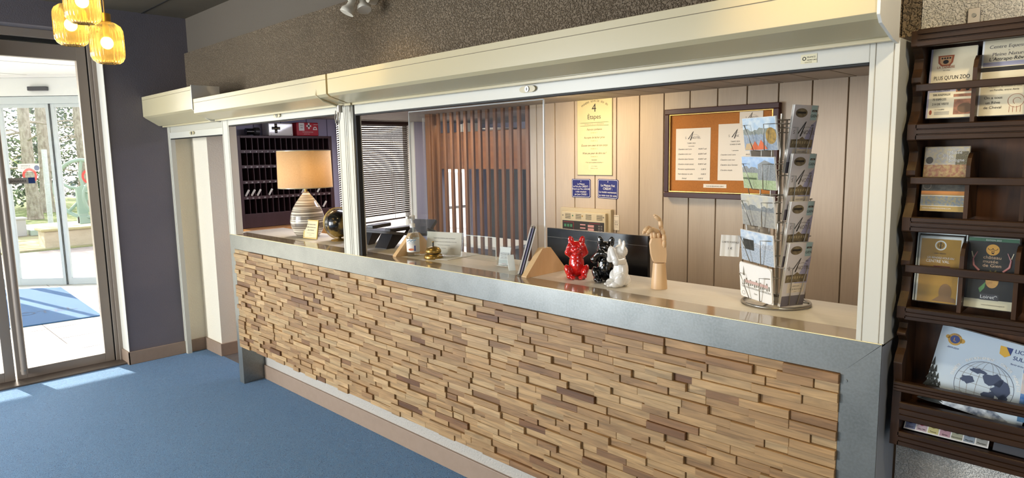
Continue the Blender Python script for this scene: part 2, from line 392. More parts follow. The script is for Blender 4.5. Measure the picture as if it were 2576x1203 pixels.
# wall over the counter opening
g = G().box(-5.57, -0.52, 0.17, 0.32, 1.845, 2.39, DARKWALL); g.box(-0.522, -0.475, 0.17, 0.32, 1.845, 2.39, DARKWALL)
g.build('wall_front', kind=ST)
g = G().box(-5.77, 2.7, 0.20, 0.33, 2.38, 2.68, mat('smooth_brown_paint', '5C5347', 0.6, bump=(90, 0.2, 0.003))); g.build('wall_front_upper', kind=ST)
g = G().box(-0.476, 2.7, 0.17, 0.30, 0.0, 2.4, WHITE_CREPI); g.build('wall_right_of_counter', kind=ST)
g = G().box(2.6, 2.75, -5.9, 0.3, 0, 2.7, DARKBLUE); g.build('wall_right', kind=ST)
g = G().box(-5.9, 2.7, -6.05, -5.9, 0, 2.7, BEIGE_CREPI); g.build('wall_back', kind=ST)
# pier and jamb of the staff doorway
g = G().box(-5.90, -5.57, 0.17, 0.45, 0, 1.9, BEIGE_CREPI); g.box(-5.57, -5.25, 0.17, 0.40, 0, 1.9, BEIGE_CREPI)
g.box(-5.572, -5.568, 0.0, 0.17, 0.1, 1.86, BEIGE_CREPI); g.build('wall_pier', kind=ST)
g = G().box(-5.57, -5.553, 0.04, 0.155, 0, 0.10, SKIRT).box(-5.57, -5.235, 0.155, 0.17, 0, 0.10, SKIRT).box(-5.25, -5.235, 0.17, 0.40, 0, 0.10, SKIRT)
g.build('baseboard_pier', bevel=0.002, kind=ST)
# office shell
OX = -5.42
g = G()
g.box(-5.60, OX, 0.40, 1.40, 0, 1.92, LILAC).box(-5.60, OX, 2.28, 2.70, 0, 1.92, LILAC).box(-5.60, OX, 3.10, 3.40, 0, 1.92, LILAC).box(-5.60, OX, 2.70, 3.10, 0, .35, LILAC).box(-5.60, OX, 2.70, 3.10, 1.45, 1.92, LILAC).box(-5.60, OX, 1.40, 2.28, 0, 0.62, LILAC)
for y in (0.62, 0.86, 1.10, 1.30, 2.42, 2.56): g.box(OX, OX + 0.003, y, y + 0.006, 0, 1.9, mat('panel_seam', '5F5C70', 0.7))
g.build('wall_office_left', kind=ST)
g = G().box(-5.6, -0.3, 3.30, 3.45, 0, 1.92, LILAC)
g.build('wall_office_back', kind=ST)
g = G().box(-3.235, -0.2, 1.65, 1.74, 0, 1.92, PANEL_D)
gx = [-3.235]; xs = -0.945
while xs > -3.2: gx.insert(1, xs); xs -= 0.171
gx = sorted(set(gx + [-0.945 + 0.185, -0.575, -0.39, -0.2]))
for a, b in zip(gx[:-1], gx[1:]):
    g.box(a + 0.003, b - 0.003, 1.640, 1.655, 0, 1.92, PANEL)
g.build('wall_office_panelled', kind=ST, bevel=0.0025)
g = G().box(-0.30, -0.2, 0.30, 1.64, 0, 1.92, PANEL); g.build('wall_office_right', kind=ST)
g = G().box(-5.6, -0.55, 0.05, 3.45, 1.935, 1.96, PANEL_D).box(-0.55, -0.2, 0.33, 3.45, 1.935, 1.96, PANEL_D)
x = -0.55; k = 0
while x > -5.55:
    g.box(x - 0.172, x - 0.004, 0.04, 3.42, 1.90, 1.936, TILE); x -= 0.176
g.build('ceiling_office', kind=ST, bevel=0.002)
# office window in the left wall
wr = struct('window_1')
g = G(); WF = mat('white_window_frame', 'E8E8E6', 0.4)
for a, b, c, d in ((1.40, 1.45, 0.62, 1.92), (2.23, 2.28, 0.62, 1.92), (1.45, 2.23, 0.62, 0.67), (1.45, 2.23, 1.87, 1.92)): g.box(-5.55, -5.50, a, b, c, d, WF)
g.box(-5.60, OX, 1.395, 1.401, 0.62, 1.92, WF).box(-5.60, OX + 0.002, 2.272, 2.285, 0.62, 1.92, WF)
g.build('window_frame', wr, 0.003)
G().box(-5.528, -5.522, 1.45, 2.23, 0.67, 1.87, GLASS).build('window_pane', wr)
bx('window_sill', -5.60, OX + 0.08, 1.38, 2.30, 0.62, 0.65, WF, wr, 0.004)
wr = struct('window_2')
g = G()
for a, b, c, d in ((2.70, 2.74, 0.35, 1.45), (3.06, 3.10, 0.35, 1.45), (2.74, 3.06, 0.35, 0.39), (2.74, 3.06, 1.41, 1.45), (2.74, 3.06, .98, 1.01)): g.box(-5.55, -5.50, a, b, c, d, WF)
g.build('window_frame', wr, 0.003); G().box(-5.528, -5.522, 2.74, 3.06, 0.39, 1.41, GLASS).build('window_pane', wr)

# entrance door (swing leaves) in the left wall
dr = struct('door_1'); DX = -5.77
g = G()
g.box(DX - 0.06, DX + 0.05, -0.432, -0.405, 0, 2.49, DOORALU).box(DX - 0.05, DX + 0.03, -0.455, -0.432, 0, 2.44, DOORALU)
g.box(DX - 0.06, DX + 0.05, -2.35, -0.432, 2.43, 2.49, DOORALU).box(DX - 0.05, DX + 0.03, -2.35, -0.455, 2.405, 2.43, BLACK)
g.box(DX - 0.04, DX + 0.01, -0.462, -0.452, 0.01, 2.41, BLACK).box(DX - 0.06, DX + 0.05, -2.40, -2.33, 0, 2.49, DOORALU)
g.build('door_frame', dr, 0.003)
def leaf(y0, y1, name):
    g = G(); s = 0.062
    g.box(DX - 0.03, DX + 0.02, y0, y0 + s, 0.012, 2.40, DOORALU).box(DX - 0.03, DX + 0.02, y1 - s, y1, 0.012, 2.40, DOORALU)
    g.box(DX - 0.03, DX + 0.02, y0 + s, y1 - s, 0.012, 0.082, DOORALU).box(DX - 0.03, DX + 0.02, y0 + s, y1 - s, 2.296, 2.40, DOORALU)
    g.box(DX - 0.024, DX + 0.026, y0 + s - 0.004, y0 + s, 0.08, 2.30, DOORALU)
    o = g.build(name, dr, 0.004)
    G().box(DX - 0.008, DX - 0.002, y0 + s, y1 - s, 0.082, 2.296, GLASS).build('door_pane', o)
    return o
lf = leaf(-1.085, -0.464, 'door_leaf'); leaf(-2.33, -1.095, 'door_leaf')
g = G().tube([(DX + 0.055, -1.045, 0.055), (DX + 0.055, -1.045, 0.5), (DX + 0.055, -1.045, 2.38)], 0.021, DOORALU, 14)
g.cyl((DX + 0.02, -1.045, 0.075), 0.02, 0.04, DOORALU, 14, 'x'); g.cyl((DX + 0.07, -1.045, 0.085), 0.006, 0.008, STEEL, 10, 'x')
g.build('door_pull_bar', lf)
g = G(); g.T = frame((DX + 0.0005, -1.005, 1.412), (0, 1, 0), (0, 0, 1))
g.rect(0, 0.155, 0, 0.042, mat('beige_sticker', 'C4BEB2', 0.5)); g.rect(0.115, 0.155, 0, 0.042, mat('blue_sticker', '2B4A88', 0.4), 0.0004)
g.text('poussez', 0.056, 0.013, 0.027, INK, z=0.0008, sx=1.1); g.build('door_sticker', lf, label='grey sticker reading poussez with a blue end')
g = G().box(-5.80, -5.60, -2.33, -0.41, 0.0, 0.012, mat('aluminium_threshold', '6E6258', 0.4, 0.5)); g.build('trim_threshold', kind=ST, bevel=0.003)

# ------------------------------------------------------------------ vestibule beyond the entrance door
g = G().box(-12.4, -5.77, -4.6, 2.4, -0.05, -0.001, mat('pale_stone_tiles', 'CFCFC6', 0.35, var=(3, 0.4, (1, 1, 1), 'BDBEB8')))
for i in range(14): g.box(-12.4 + i * 0.5, -12.393 + i * 0.5, -4.6, 2.4, -0.004, 0.0004, INKG)
for i in range(14): g.box(-12.4, -5.77, -4.6 + i * 0.5, -4.593 + i * 0.5, -0.004, 0.0004, INKG)
g.build('floor_vestibule', kind=ST)
g = G().box(-11.25, -5.90, -4.6, 2.4, 2.63, 2.70, mat('white_vestibule_ceiling', 'F0F0EC', 0.7))
for i in range(4): g.box(-10.9, -5.9, -1.9 + i * 1.2, -1.885 + i * 1.2, 2.6285, 2.631, INKG)
for i in range(4): g.box(-10.0 + i * 1.2, -9.99 + i * 1.2, -4.6, 2.4, 2.6285, 2.631, INKG)
g.build('ceiling_vestibule', kind=ST)
bx('wall_vestibule_pillar', -11.3, -11.1, -1.49, -1.02, 0, 2.63, BEIGE_CREPI, kind=ST)
dd = (0.694, 0.720)
OM = frame((-9.866, 0.113, 0), (dd[0], dd[1], 0), (0, 0, 1))       # local x along the sliding door, y up, z towards the hotel... 
od = struct('door_2')
g = G(); g.T = OM
g.box(-1.5, 1.5, 2.38, 2.60, -0.12, 0.0, mat('white_aluminium_beam', 'E3E6E4', 0.5)).box(-1.5, 1.5, 2.285, 2.375, -0.10, -0.02, DOORGREY).box(-1.5, 1.5, 2.60, 2.635, -0.06, 0.05, WHTC if False else WF)
g.build('door_header', od, 0.004)
g = G(); g.T = OM; g.box(-0.25, -0.02, 2.438, 2.488, 0.0, 0.05, mat('dark_sensor', '45454A', 0.4)); g.build('door_sensor', od, 0.006)
def oleaf(a, b):
    g = G(); g.T = OM; s = 0.05
    g.box(a, a + s, 0, 2.285, -0.08, -0.04, DOORGREY).box(b - s, b, 0, 2.285, -0.08, -0.04, DOORGREY).box(a + s, b - s, 0, 0.088, -0.08, -0.04, DOORGREY).box(a + s, b - s, 2.24, 2.285, -0.08, -0.04, DOORGREY)
    g.box(b - 0.004 if a < -0.3 else a, (b if a < -0.3 else a + 0.004), 0, 2.285, -0.039, -0.03, BLACK)
    o = g.build('door_leaf', od, 0.003)
    g = G(); g.T = OM; g.box(a + s, b - s, 0.088, 2.24, -0.062, -0.058, GLASS); g.build('door_pane', o); return o
ol = oleaf(-0.70, -0.065); o2 = oleaf(-0.055, 0.62); oleaf(-1.36, -0.72); oleaf(0.63, 1.3)
def ring_sticker(x, y, par):
    g = G(); g.T = OM @ Matrix.Translation((x, y, -0.056)); g.ring(0, 0, 0.062, 0.092, mat('red_ring_sticker', 'E0524A', 0.5)); g.build('door_sticker', par, label='red ring sticker')
ring_sticker(-0.40, 1.40, ol); ring_sticker(0.33, 1.375, o2)
g = G(); g.T = OM @ Matrix.Translation((-0.54, 1.45, -0.056)); g.rect(0, 0.27, 0, 0.10, PAPER2)
g.text('BIENVENUE', 0.1, 0.066, 0.022, INKG).text('À L\'ACCUEIL', 0.1, 0.038, 0.022, INKG).text('sonnez', 0.1, 0.012, 0.018, INKG); g.disc(0.235, 0.045, 0.033, mat('grey_blue_disc', '7C86A0', 0.6), 0.0006)
g.build('door_sticker', ol, label='white information sticker')
# slanted doormat
g = G(); MATB = mat('blue_doormat', '2F5F8E', 0.95, bump=(300, 0.5, 0.003))
g.quad([(-10.0, -0.70, 0.006), (-7.60, -0.80, 0.006), (-7.66, -0.10, 0.006), (-9.30, 0.26, 0.006)], MATB)
g = G(); g.prism([(-10.6, -1.15), (-7.74, -1.65), (-7.60, -0.10), (-9.72, -0.02)], 0.0, 0.010, 'z', MATB)
g.T = frame((-8.0, -0.85, 0.0115), (0.1, 1, 0), (-1, 0.1, 0))
g.text('HÔTEL', 0.3, 0.2, 0.22, mat('dark_mat_letter', '26476A', 0.9), z=0, sx=1.0)
tag(g.build('doormat'), 'large blue doormat lying on the tiles between the two glass doors', 'doormat')

# ------------------------------------------------------------------ outdoors
GR = mat('sunlit_lawn', '6A7E30', 0.9, var=(1.2, 0.7, (1, 1, 1), '828A48'), bump=(40, 0.8, 0.03))
GRAVEL = mat('pinkish_gravel', 'A89A90', 0.95, var=(2, 0.6, (1, 3, 1), '8E8078'), bump=(60, 0.5, 0.01))
g = G().box(-14.6, -5.9, -14, 14, -0.12, -0.052, GRAVEL).box(-60, -14.6, 5.6, 40, -0.12, -0.052, GRAVEL); g.build('ground_driveway', kind=ST)
g = G().box(-60, -14.6, -25, 5.6, -0.12, -0.04, GR); g.build('ground_lawn', kind=ST)
g = G().box(-18.2, -14.62, -3.5, 8, -0.05, -0.02, mat('worn_turf', '9A9A60', 0.95, var=(3, 0.8, (1, 1, 1), '8A7A5C'))); g.build('ground_flowerbed', kind=ST)
tag(G().box(-15.3, -14.75, 0.75, 7, -0.05, 0.28, mat('stone_border', 'C2B79C', 0.8, var=(4, 0.5, (1, 1, 3), 'A99C80'), bump=(30, 0.6, 0.02))).box(-15.35, -14.7, 0.70, 7, 0.28, 0.33, mat('mossy_coping', 'A8A070', 0.9, bump=(30, 0.6, 0.02))).build('stone_border', bevel=0.02), 'low pale stone border with a mossy top beside the lawn', 'border')
BARK = mat('peeling_pale_bark', 'B8AC98', 0.9, var=(5, 0.8, (3, 3, 1.2), '847460'), bump=(18, 1.0, 0.03))
LEAFM = [mat('hedge_leaf_%s' % n, c, 0.6, var=(3, 0.5, (1, 1, 1), c2)) for n, c, c2 in (('dark', '3E5236', '2C3E2A'), ('mid', '5C7448', '46603A'), ('pale', '93A578', '74885C'), ('grey', '7C8C88', '5C6C68'))]
def tree(x, y, r, h, lab, lean=0.0, seed=1):
    rnd = random.Random(seed); t = thing('tree', lab, 'tree', (x, y, -0.04))
    g = G(); pts = []; rr = []
    for i in range(14):
        z = h * i / 13; pts.append((lean * z * 0.3 + rnd.uniform(-.02, .02), lean * z + rnd.uniform(-.03, .03), z)); rr.append(r * (1.35 if i == 0 else 1.0 - 0.03 * i) * rnd.uniform(.95, 1.06))
    g.tube(pts, rr, BARK, 14); g.build('trunk', t)
    for i in range(16):
        g = G(); z = rnd.uniform(1.0, h); a = rnd.uniform(0, 2 * PI); L = rnd.uniform(.6, 1.6); b = Vector((lean * z * .3, lean * z, z)); d = Vector((math.cos(a), math.sin(a), rnd.uniform(-.2, .5)))
        g.tube([b, b + d * L * .5, b + d * L + Vector((0, 0, rnd.uniform(-.3, .1)))], [.04, .025, .008], BARK, 6); g.build('branch', t)
tree(-22.9, 2.0, 0.16, 9, 'leftmost of three pale barked tree trunks seen through the entrance door', 0.0, 2)
tree(-25.8, 2.85, 0.18, 10, 'middle pale barked trunk, leaning a little, behind the left door leaf edge', 0.03, 3)
tree(-27.5, 4.42, 0.24, 10, 'rightmost pale barked tree trunk behind the green wheels', 0.0, 4)
def foliage(name, lab, x0, x1, y0, y1, h, n, mi, seed, cat='hedge', size=.16):
    rnd = random.Random(seed); g = G()
    for i in range(n):
        c = Vector((rnd.uniform(x0, x1), rnd.uniform(y0, y1), rnd.uniform(0, 1) ** .85 * h)); a = rnd.uniform(0, PI); b = rnd.uniform(-.9, .9)
        u = Vector((math.cos(a), math.sin(a), b)).normalized() * size * rnd.uniform(.6, 1.5); v = u.cross(Vector((rnd.uniform(-1, 1), rnd.uniform(-1, 1), rnd.uniform(-1, 1)))).normalized() * size * rnd.uniform(.25, .6)
        m = LEAFM[rnd.choice(mi)]
        g.quad([c - u, c - v, c + u, c + v], m)
    tag(g.build(name), lab, cat)
foliage('hedge', 'tall dark leafy hedge closing the garden left of the tree trunks', -33, -30.5, -3, 4.2, 8, 11000, (0, 0, 1, 2, 3), 5, 'hedge', .10)
foliage('hedge', 'grey green hedge behind the rightmost trunk and green wheels', -36.6, -34, 4.3, 7.6, 8, 9000, (3, 3, 1, 0, 2), 6, 'hedge', .10)
foliage('shrub', 'bushy green shrub at the foot of the hedge behind the trunks', -29.5, -28.3, 0.2, 3.8, 2.4, 1500, (0, 1, 2), 8, 'shrub', .12)
t = thing('palm', 'small palm with pointed yellow green fronds at the left edge of the door glass', 'palm', (-20.5, 0.85, 1.9))
g = G(); PALM = mat('palm_frond', '9AA646', 0.6)
for i in range(26):
    a = 2 * PI * i / 26; el = random.uniform(-.5, .8); d = Vector((math.cos(a) * math.cos(el), math.sin(a) * math.cos(el), math.sin(el))); sd = d.cross(Vector((0, 0, 1))).normalized() * .025
    g.quad([tuple(sd * .3), tuple(d * .5 + sd), tuple(d * 1.0 - Vector((0, 0, .15))), tuple(d * .5 - sd)], PALM)
g.build('fronds', t); G().tube([(0, 0, -1.95), (0, 0, 0)], .09, BARK, 10).build('trunk', t)
# old cast iron wheels on a base
t = thing('iron_wheels', 'green painted cast iron farm machine with large spoked wheels on the flowerbed', 'machine', (-18.4, 2.2, -0.02))
IRON = mat('pale_green_iron', '9DB09C', 0.5)
def wheel(c, r, nx, ny, n, th, tilt=0):
    g = G(); g.T = frame(c, (nx, ny, 0), (0, 0, 1)) @ Matrix.Rotation(tilt, 4, 'Y')
    g.tube([(r * math.cos(2 * PI * i / 36), r * math.sin(2 * PI * i / 36), 0) for i in range(36)], th, IRON, 8, True)
    for i in range(n):
        a = 2 * PI * i / n + .3; g.tube([(0, 0, 0), (r * .5 * math.cos(a + .2), r * .5 * math.sin(a + .2), 0), (r * math.cos(a), r * math.sin(a), 0)], th * .8, IRON, 6)
    g.cyl((0, 0, -.06), .09, .12, IRON, 12); return g
wheel((0.1, 0.05, 0.95), .68, .69, .72, 5, .045).build('large_wheel', t)
wheel((-0.5, .6, 0.85), .42, .69, .72, 8, .03).build('small_wheel', t)
wheel((.5, .45, 0.75), .50, .60, .8, 5, .035, .5).build('front_wheel', t)
G().box(-.9, .9, -1.2, 1.2, 0, .12, IRON).box(-.15, .15, -.1, .7, .12, .3, IRON).box(-.05, .12, -.1, .1, .1, 1.0, IRON).build('base_frame', t, .01)
t = tag(G().box(-18.0, -17.6, 0.55, 0.95, -.02, .34, mat('grey_planter', 'B4B2AC', .8)).box(-18.03, -17.57, 0.52, 0.98, .34, .38, mat('grey_planter', 'B4B2AC', .8)).build('stone_planter', bevel=.01), 'small square grey stone planter left of the green wheels', 'planter')
t = tag(G().tube([(-20.6, 1.95, 0), (-20.6, 1.97, 1.9)], .06, mat('pale_post', 'D8D8D4', .8, bump=(20, .8, .03)), 10).build('signpost'), 'slim pale post standing before the left tree trunk', 'post')
#PART3
# ------------------------------------------------------------------ reception counter
t = thing('reception_counter', 'long reception counter with steel edging and a relief of wooden strips', 'counter', (0, 0, 0))
XL, XR = -4.53, -0.482
g = G()
g.prism([(XL, 1.0505), (XR, 1.0505), (XR - 0.097, 0.953), (XL + 0.097 - 0.03, 0.953)], 0.0, 0.004, 'y', STEEL)
g.build('steel_top_band', t, 0.0012)
bx('steel_top_strip', XL, XR, 0.004, 0.12, 1.044, 1.05, STEEL_TOP, t)
G().tube([(XL, 0.001, 1.0502), (XR, 0.001, 1.0502)], .0022, mat('bright_worn_edge', 'E8D8A8', .3, .6), 8).build('bright_edge', t)  # thin added tube, its pale tone paints the highlight along the front edge
G().box(XR - 0.003, XR + .0005, 0.0045, 0.168, 0, 1.044, STEEL_SIDE_LIT).build('side_panel', t)
g = G(); g.prism([(XR, 1.049), (XR, 0), (XR - 0.097, 0), (XR - 0.097, 0.953)], 0.0, 0.03, 'y', STEEL)
g.cyl((XR - 0.082, -0.002, 0.935), 0.004, 0.004, STEEL, 10, 'y'); g.build('steel_end_band', t, 0.002)
g = G().prism([(XL, 1.049), (XL + 0.067, 0.953), (XL + 0.067, 0), (XL, 0)], 0.0, 0.03, 'y', STEEL)
g.box(XL, XL + 0.004, 0.004, 0.17, 0, 1.044, STEEL).box(XL + 0.058, XL + 0.062, 0.03, 0.17, 0, 0.27, STEEL); g.build('steel_end_panel', t, 0.002)
bx('worktop', -4.60, -0.484, 0.12, 0.427, 1.02, 1.0495, LAMINATE, t, 0.002)
bx('worktop_underframe', -4.50, -0.50, 0.03, 0.165, 0.27, 1.02, mat('counter_carcass', '8A7660', .6), t)
g = G().box(-4.46, -0.50, 0.16, 0.166, 0, 0.27, mat('grey_crepi_plinth', 'B8B0A4', .85, bump=(110, .8, .006))); g.build('plinth', t)
bx('plinth_skirting', -4.465, -0.50, 0.148, 0.16, 0, 0.10, SKIRT, t, .002)
g = G(); rnd = random.Random(11); rows = 25; z0 = 0.27; rh = (0.9515 - z0) / rows
xa, xb = XL + 0.064, XR - 0.097
g.box(xa, xb, 0.006, 0.03, z0, 0.9515, mat('mosaic_backing', '6E4F30', .7))
for r in range(rows):
    x = xa; last = 1
    while x < xb - 1e-4:
        L = rnd.choice((.07, .1, .12, .14, .16, .18, .21)) * rnd.uniform(.9, 1.1)
        if xb - x - L < .05: L = xb - x
        lv = rnd.choice([i for i in (0, 1, 2) if i != last or rnd.random() < .3]); last = lv
        d = (-0.000, -0.005, -0.011)[lv] + rnd.uniform(-.001, .001)
        tv = min(1, max(0, rnd.gauss(.55, .2))); 
        if rnd.random() < .04: tv = rnd.uniform(0, .2)
        g.cur = (tv, rnd.random(), rnd.random()); c = .0012
        a, b, e, f = x + .0004, x + L - .0004, z0 + r * rh + .0004, z0 + (r + 1) * rh - .0004
        vs = [(a, .008, e), (b, .008, e), (b, .008, f), (a, .008, f), (a, d + c, e), (b, d + c, e), (b, d + c, f), (a, d + c, f), (a + c, d, e + c), (b - c, d, e + c), (b - c, d, f - c), (a + c, d, f - c)]
        g.add(vs, [(0, 1, 5, 4), (1, 2, 6, 5), (2, 3, 7, 6), (3, 0, 4, 7), (4, 5, 9, 8), (5, 6, 10, 9), (6, 7, 11, 10), (7, 4, 8, 11), (8, 9, 10, 11)], MOSAIC)
        x += L
g.cur = None
g.build('wood_strip_cladding', t)

# ------------------------------------------------------------------ roller shutters over the counter
def housing_profile(dy=0.0, dz=0.0, big=0.0):
    return [(-0.02 + big * .3, 1.952 + big), (-0.165, 1.952 + big), (-0.165, 1.86 + big * .35), (-0.150, 1.848 + big * .35), (-0.060, 1.822), (-0.035, 1.822), (-0.035, 1.812), (-0.02 + big * .3, 1.812)]
def shutter(x0, x1, lab, big=0.0, bar=(0, 0), zb=1.77, rails=(), lockx=None, caps=True):
    t = thing('roller_shutter', lab, 'shutter', (0, 0, 0))
    g = G(); P_ = housing_profile(big=big); g.prism([(p[0], p[1]) for p in P_], x0, x1, 'x', CREAM)
    g.box(x0, x1, -0.1665, -0.164, 1.926 + big, 1.928 + big, mat('thin_seam', '7A6E58', .6))
    h = g.build('housing', t, .002)
    P2 = [(-0.012 + big * .3, 1.958 + big), (-0.170, 1.958 + big), (-0.170, 1.855 + big * .35), (-0.152, 1.838 + big * .35), (-0.058, 1.812), (-0.012 + big * .3, 1.806)]
    if caps:
        g = G().prism(P2, x1, x1 + .007, 'x', mat('white_end_cap', 'E6E2D6', .35)); g.build('end_cap', h, .0015)
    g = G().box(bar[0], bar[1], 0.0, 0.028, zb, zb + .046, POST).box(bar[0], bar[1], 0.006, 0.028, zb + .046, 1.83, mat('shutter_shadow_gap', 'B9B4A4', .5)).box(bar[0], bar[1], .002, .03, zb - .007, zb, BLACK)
    b = g.build('bottom_bar', t, .002)
    if lockx:
        g = G(); g.T = XZ(lockx, -.001, zb + .027)
        g.prism([(.022 * math.cos(a) + (.018 if math.cos(a) > 0 else -.018), .012 * math.sin(a)) for a in [2 * PI * i / 24 for i in range(24)]], 0, .008, 'z', CREAM)
        g.cyl((0, 0, .008), .011, .003, STEEL, 16); g.box(-.0015, .0015, -.005, .005, .011, .0118, BLACK); g.build('lock', b, .001)
    for (a, c, d, zz) in rails:
        g = G().box(a, c, 0.0, d, zz, 1.822, POST).box(a + .012, a + .014, -.002, .0, zz, 1.815, mat('rail_groove', 'B8B09C', .5)).box(c - .014, c - .012, -.002, 0, zz, 1.815, mat('rail_groove', 'B8B09C', .5))
        g.build('guide_rail', t, .002)
    return t
shutter(-5.565, -4.565, 'short cream roller shutter housing over the staff doorway, beside the dark wall', .085, (-5.52, -4.53), 1.725, ((-5.565, -5.52, .035, 0.0),), -5.05)
shutter(-4.553, -2.885, 'cream roller shutter over the table lamp, middle of the three', 0, (-4.43, -3.07), 1.78, ((-4.53, -4.425, .05, 1.0515), (-3.065, -2.99, .05, 1.0515)), -3.72, False)
ts = shutter(-2.868, -0.485, 'longest cream roller shutter, over the figurines and card rack', 0, (-2.906, -0.545), 1.77, ((-2.985, -2.925, .05, 1.0515), (-0.545, -0.478, .165, 1.0515)), -1.715)
g = G(); g.T = XZ(-.715, -.0012, 1.783); g.rect(0, .042, 0, .024, CUT); g.ring(.009, .013, .003, .005, INK, .0004); g.text('FRANCE', .016, .014, .006, INK, 'LEFT', .0004).text('FERMETURES', .016, .007, .0045, INK, 'LEFT', .0004).text('02 38 67 00 00', .02, .002, .003, INK, 'CENTER', .0004)
g.build('maker_label', ts)
bx('seal_strip', -2.925, -2.908, .008, .032, 1.05, 1.822, BLACK, ts)
# crank joint hanging where the two long housings meet
t = thing('shutter_crank_joint', 'small metal crank joint hanging under the seam of the shutter housings', 'crank', (-2.93, -.03, 1.80))
g = G().tube([(-.05, -.12, .15), (-.05, -.135, .06), (-.045, -.10, .035), (-.03, -.02, .01)], .006, CREAM, 8); g.build('crank_rod', t)
g = G().cyl((-.03, -.02, -.02), .014, .035, WIRE, 12)
for k in (-.022, .004): g.tube([(-.03 + k, -.03, -.01), (-.032 + k, -.034, -.045), (-.022 + k, -.036, -.075), (-.012 + k, -.034, -.045), (-.012 + k, -.03, -.01)], .003, WIRE, 6)
g.build('eyelet', t)

# ------------------------------------------------------------------ acrylic sneeze screen
t = thing('sneeze_screen', 'tall clear acrylic screen held by two beech feet on the counter', 'screen', (-2.29, .22, 1.05))
g = G().box(-.46, .455, -.003, .003, .02, .73, ACRYL); g.build('acrylic_pane', t)
g = G().box(-.46, .455, -.0035, .0035, .727, .731, ACRYL_EDGE).box(.452, .456, -.0035, .0035, .1, .729, ACRYL_EDGE).box(-.4615, -.4595, -.003, .003, .1, .729, ACRYL_EDGE); g.build('pane_edge', t, label='bright polished acrylic edge')
for x in (-.46, .445):
    g = G().prism([(-.125, 0), (.13, 0), (.13, .006), (.028, .112), (-.022, .112), (-.125, .006)], x - .014, x + .014, 'x', BEECH); g.build('triangular_foot', t, .002)

# ------------------------------------------------------------------ counter things
def lamp():
    t = thing('table_lamp', 'ceramic table lamp with banded pear shaped base and lit beige drum shade', 'lamp', (-3.93, .262, 1.05))
    prof = [(.060, 0), (.068, .004), (.090, .035), (.104, .075), (.108, .105), (.103, .145), (.086, .19), (.062, .23), (.038, .262), (.022, .282), (.018, .292)]
    pp = []
    for i in range(len(prof) - 1):
        for k in range(4):
            f = k / 4; pp.append((prof[i][0] * (1 - f) + prof[i + 1][0] * f, prof[i][1] * (1 - f) + prof[i + 1][1] * f))
    pp.append(prof[-1])
    m = mat('banded_grey_ceramic', '9A8E7C', .22, coat=.5); nt = m.node_tree; n = nt.nodes; l = nt.links
    tc = n.new('ShaderNodeTexCoord'); mp = n.new('ShaderNodeMapping'); mp.inputs['Scale'].default_value = (.6, .6, 85); no = n.new('ShaderNodeTexNoise'); no.inputs['Scale'].default_value = 1; no.inputs['Detail'].default_value = 2
    r = n.new('ShaderNodeValToRGB'); r.color_ramp.elements[0].position = .5; r.color_ramp.elements[0].color = lin('85796A'); r.color_ramp.elements[1].position = .56; r.color_ramp.elements[1].color = lin('E9E0CC')
    l.new(tc.outputs['Object'], mp.inputs[0]); l.new(mp.outputs[0], no.inputs[0]); l.new(no.outputs[0], r.inputs[0]); l.new(r.outputs[0], n['Principled BSDF'].inputs['Base Color'])
    G().lathe(pp, m, 48).build('base', t); G().cyl((0, 0, .292), .009, .04, BRASS, 16).build('neck', t)
    m = bpy.data.materials.new('lit_linen_shade'); m.use_nodes = True; n = m.node_tree.nodes; l = m.node_tree.links; n.clear()
    o = n.new('ShaderNodeOutputMaterial'); d = n.new('ShaderNodeBsdfDiffuse'); tr = n.new('ShaderNodeBsdfTranslucent'); mx = n.new('ShaderNodeMixShader'); mx.inputs[0].default_value = .5
    tc = n.new('ShaderNodeTexCoord'); mp = n.new('ShaderNodeMapping'); mp.inputs['Scale'].default_value = (90, 90, 900); no = n.new('ShaderNodeTexNoise'); no.inputs['Scale'].default_value = 1
    r = n.new('ShaderNodeValToRGB'); r.color_ramp.elements[0].position = .3; r.color_ramp.elements[0].color = lin('D8BE94'); r.color_ramp.elements[1].position = .7; r.color_ramp.elements[1].color = lin('E6D0AA')
    l.new(tc.outputs['Object'], mp.inputs[0]); l.new(mp.outputs[0], no.inputs[0]); l.new(no.outputs[0], r.inputs[0]); l.new(r.outputs[0], d.inputs[0]); l.new(r.outputs[0], tr.inputs[0])
    l.new(d.outputs[0], mx.inputs[1]); l.new(tr.outputs[0], mx.inputs[2]); l.new(mx.outputs[0], o.inputs[0])
    G().lathe([(.170, .318), (.166, .553), (.164, .553), (.168, .318)], m, 64, caps=False).build('lamp_shade', t)
    G().lathe([(.1705, .317), (.1705, .322)], CREAM, 64, caps=False).build('shade_trim', t); G().lathe([(.1665, .550), (.1665, .5545)], CREAM, 64, caps=False).build('shade_trim', t)
    G().ell((0, 0, .42), (.03, .03, .04), emis('warm_bulb', 'FFC878', 8)).build('bulb', t)
    d = light('table_lamp_light', 'POINT', (-3.93, .262, 1.50), 4.6, (1, .84, .60), .05)
lamp()
t = thing('framed_notice', 'small gold framed notice leaning between the table lamp and the globe', 'notice', M=frame((-3.80, .20, 1.052), (1, .12, 0), (0, .18, 1)))
g = G().box(-.065, .075, 0, .007, -.004, .004, GOLD).box(-.065, .075, .113, .12, -.004, .004, GOLD).box(-.065, -.058, .007, .113, -.004, .004, GOLD).box(.068, .075, .007, .113, -.004, .004, GOLD); g.build('frame', t, .001)
g = G().box(-.058, .068, .007, .113, -.003, .0015, mat('cream_notice_paper', 'E0D2A8', .6))
for i, s in enumerate(('Pour toutes arrivées', 'veuillez présenter une', 'pièce d\'identité')): g.text(s, .005, .088 - i * .018, .0105, INK, z=.0022, shear=.15)
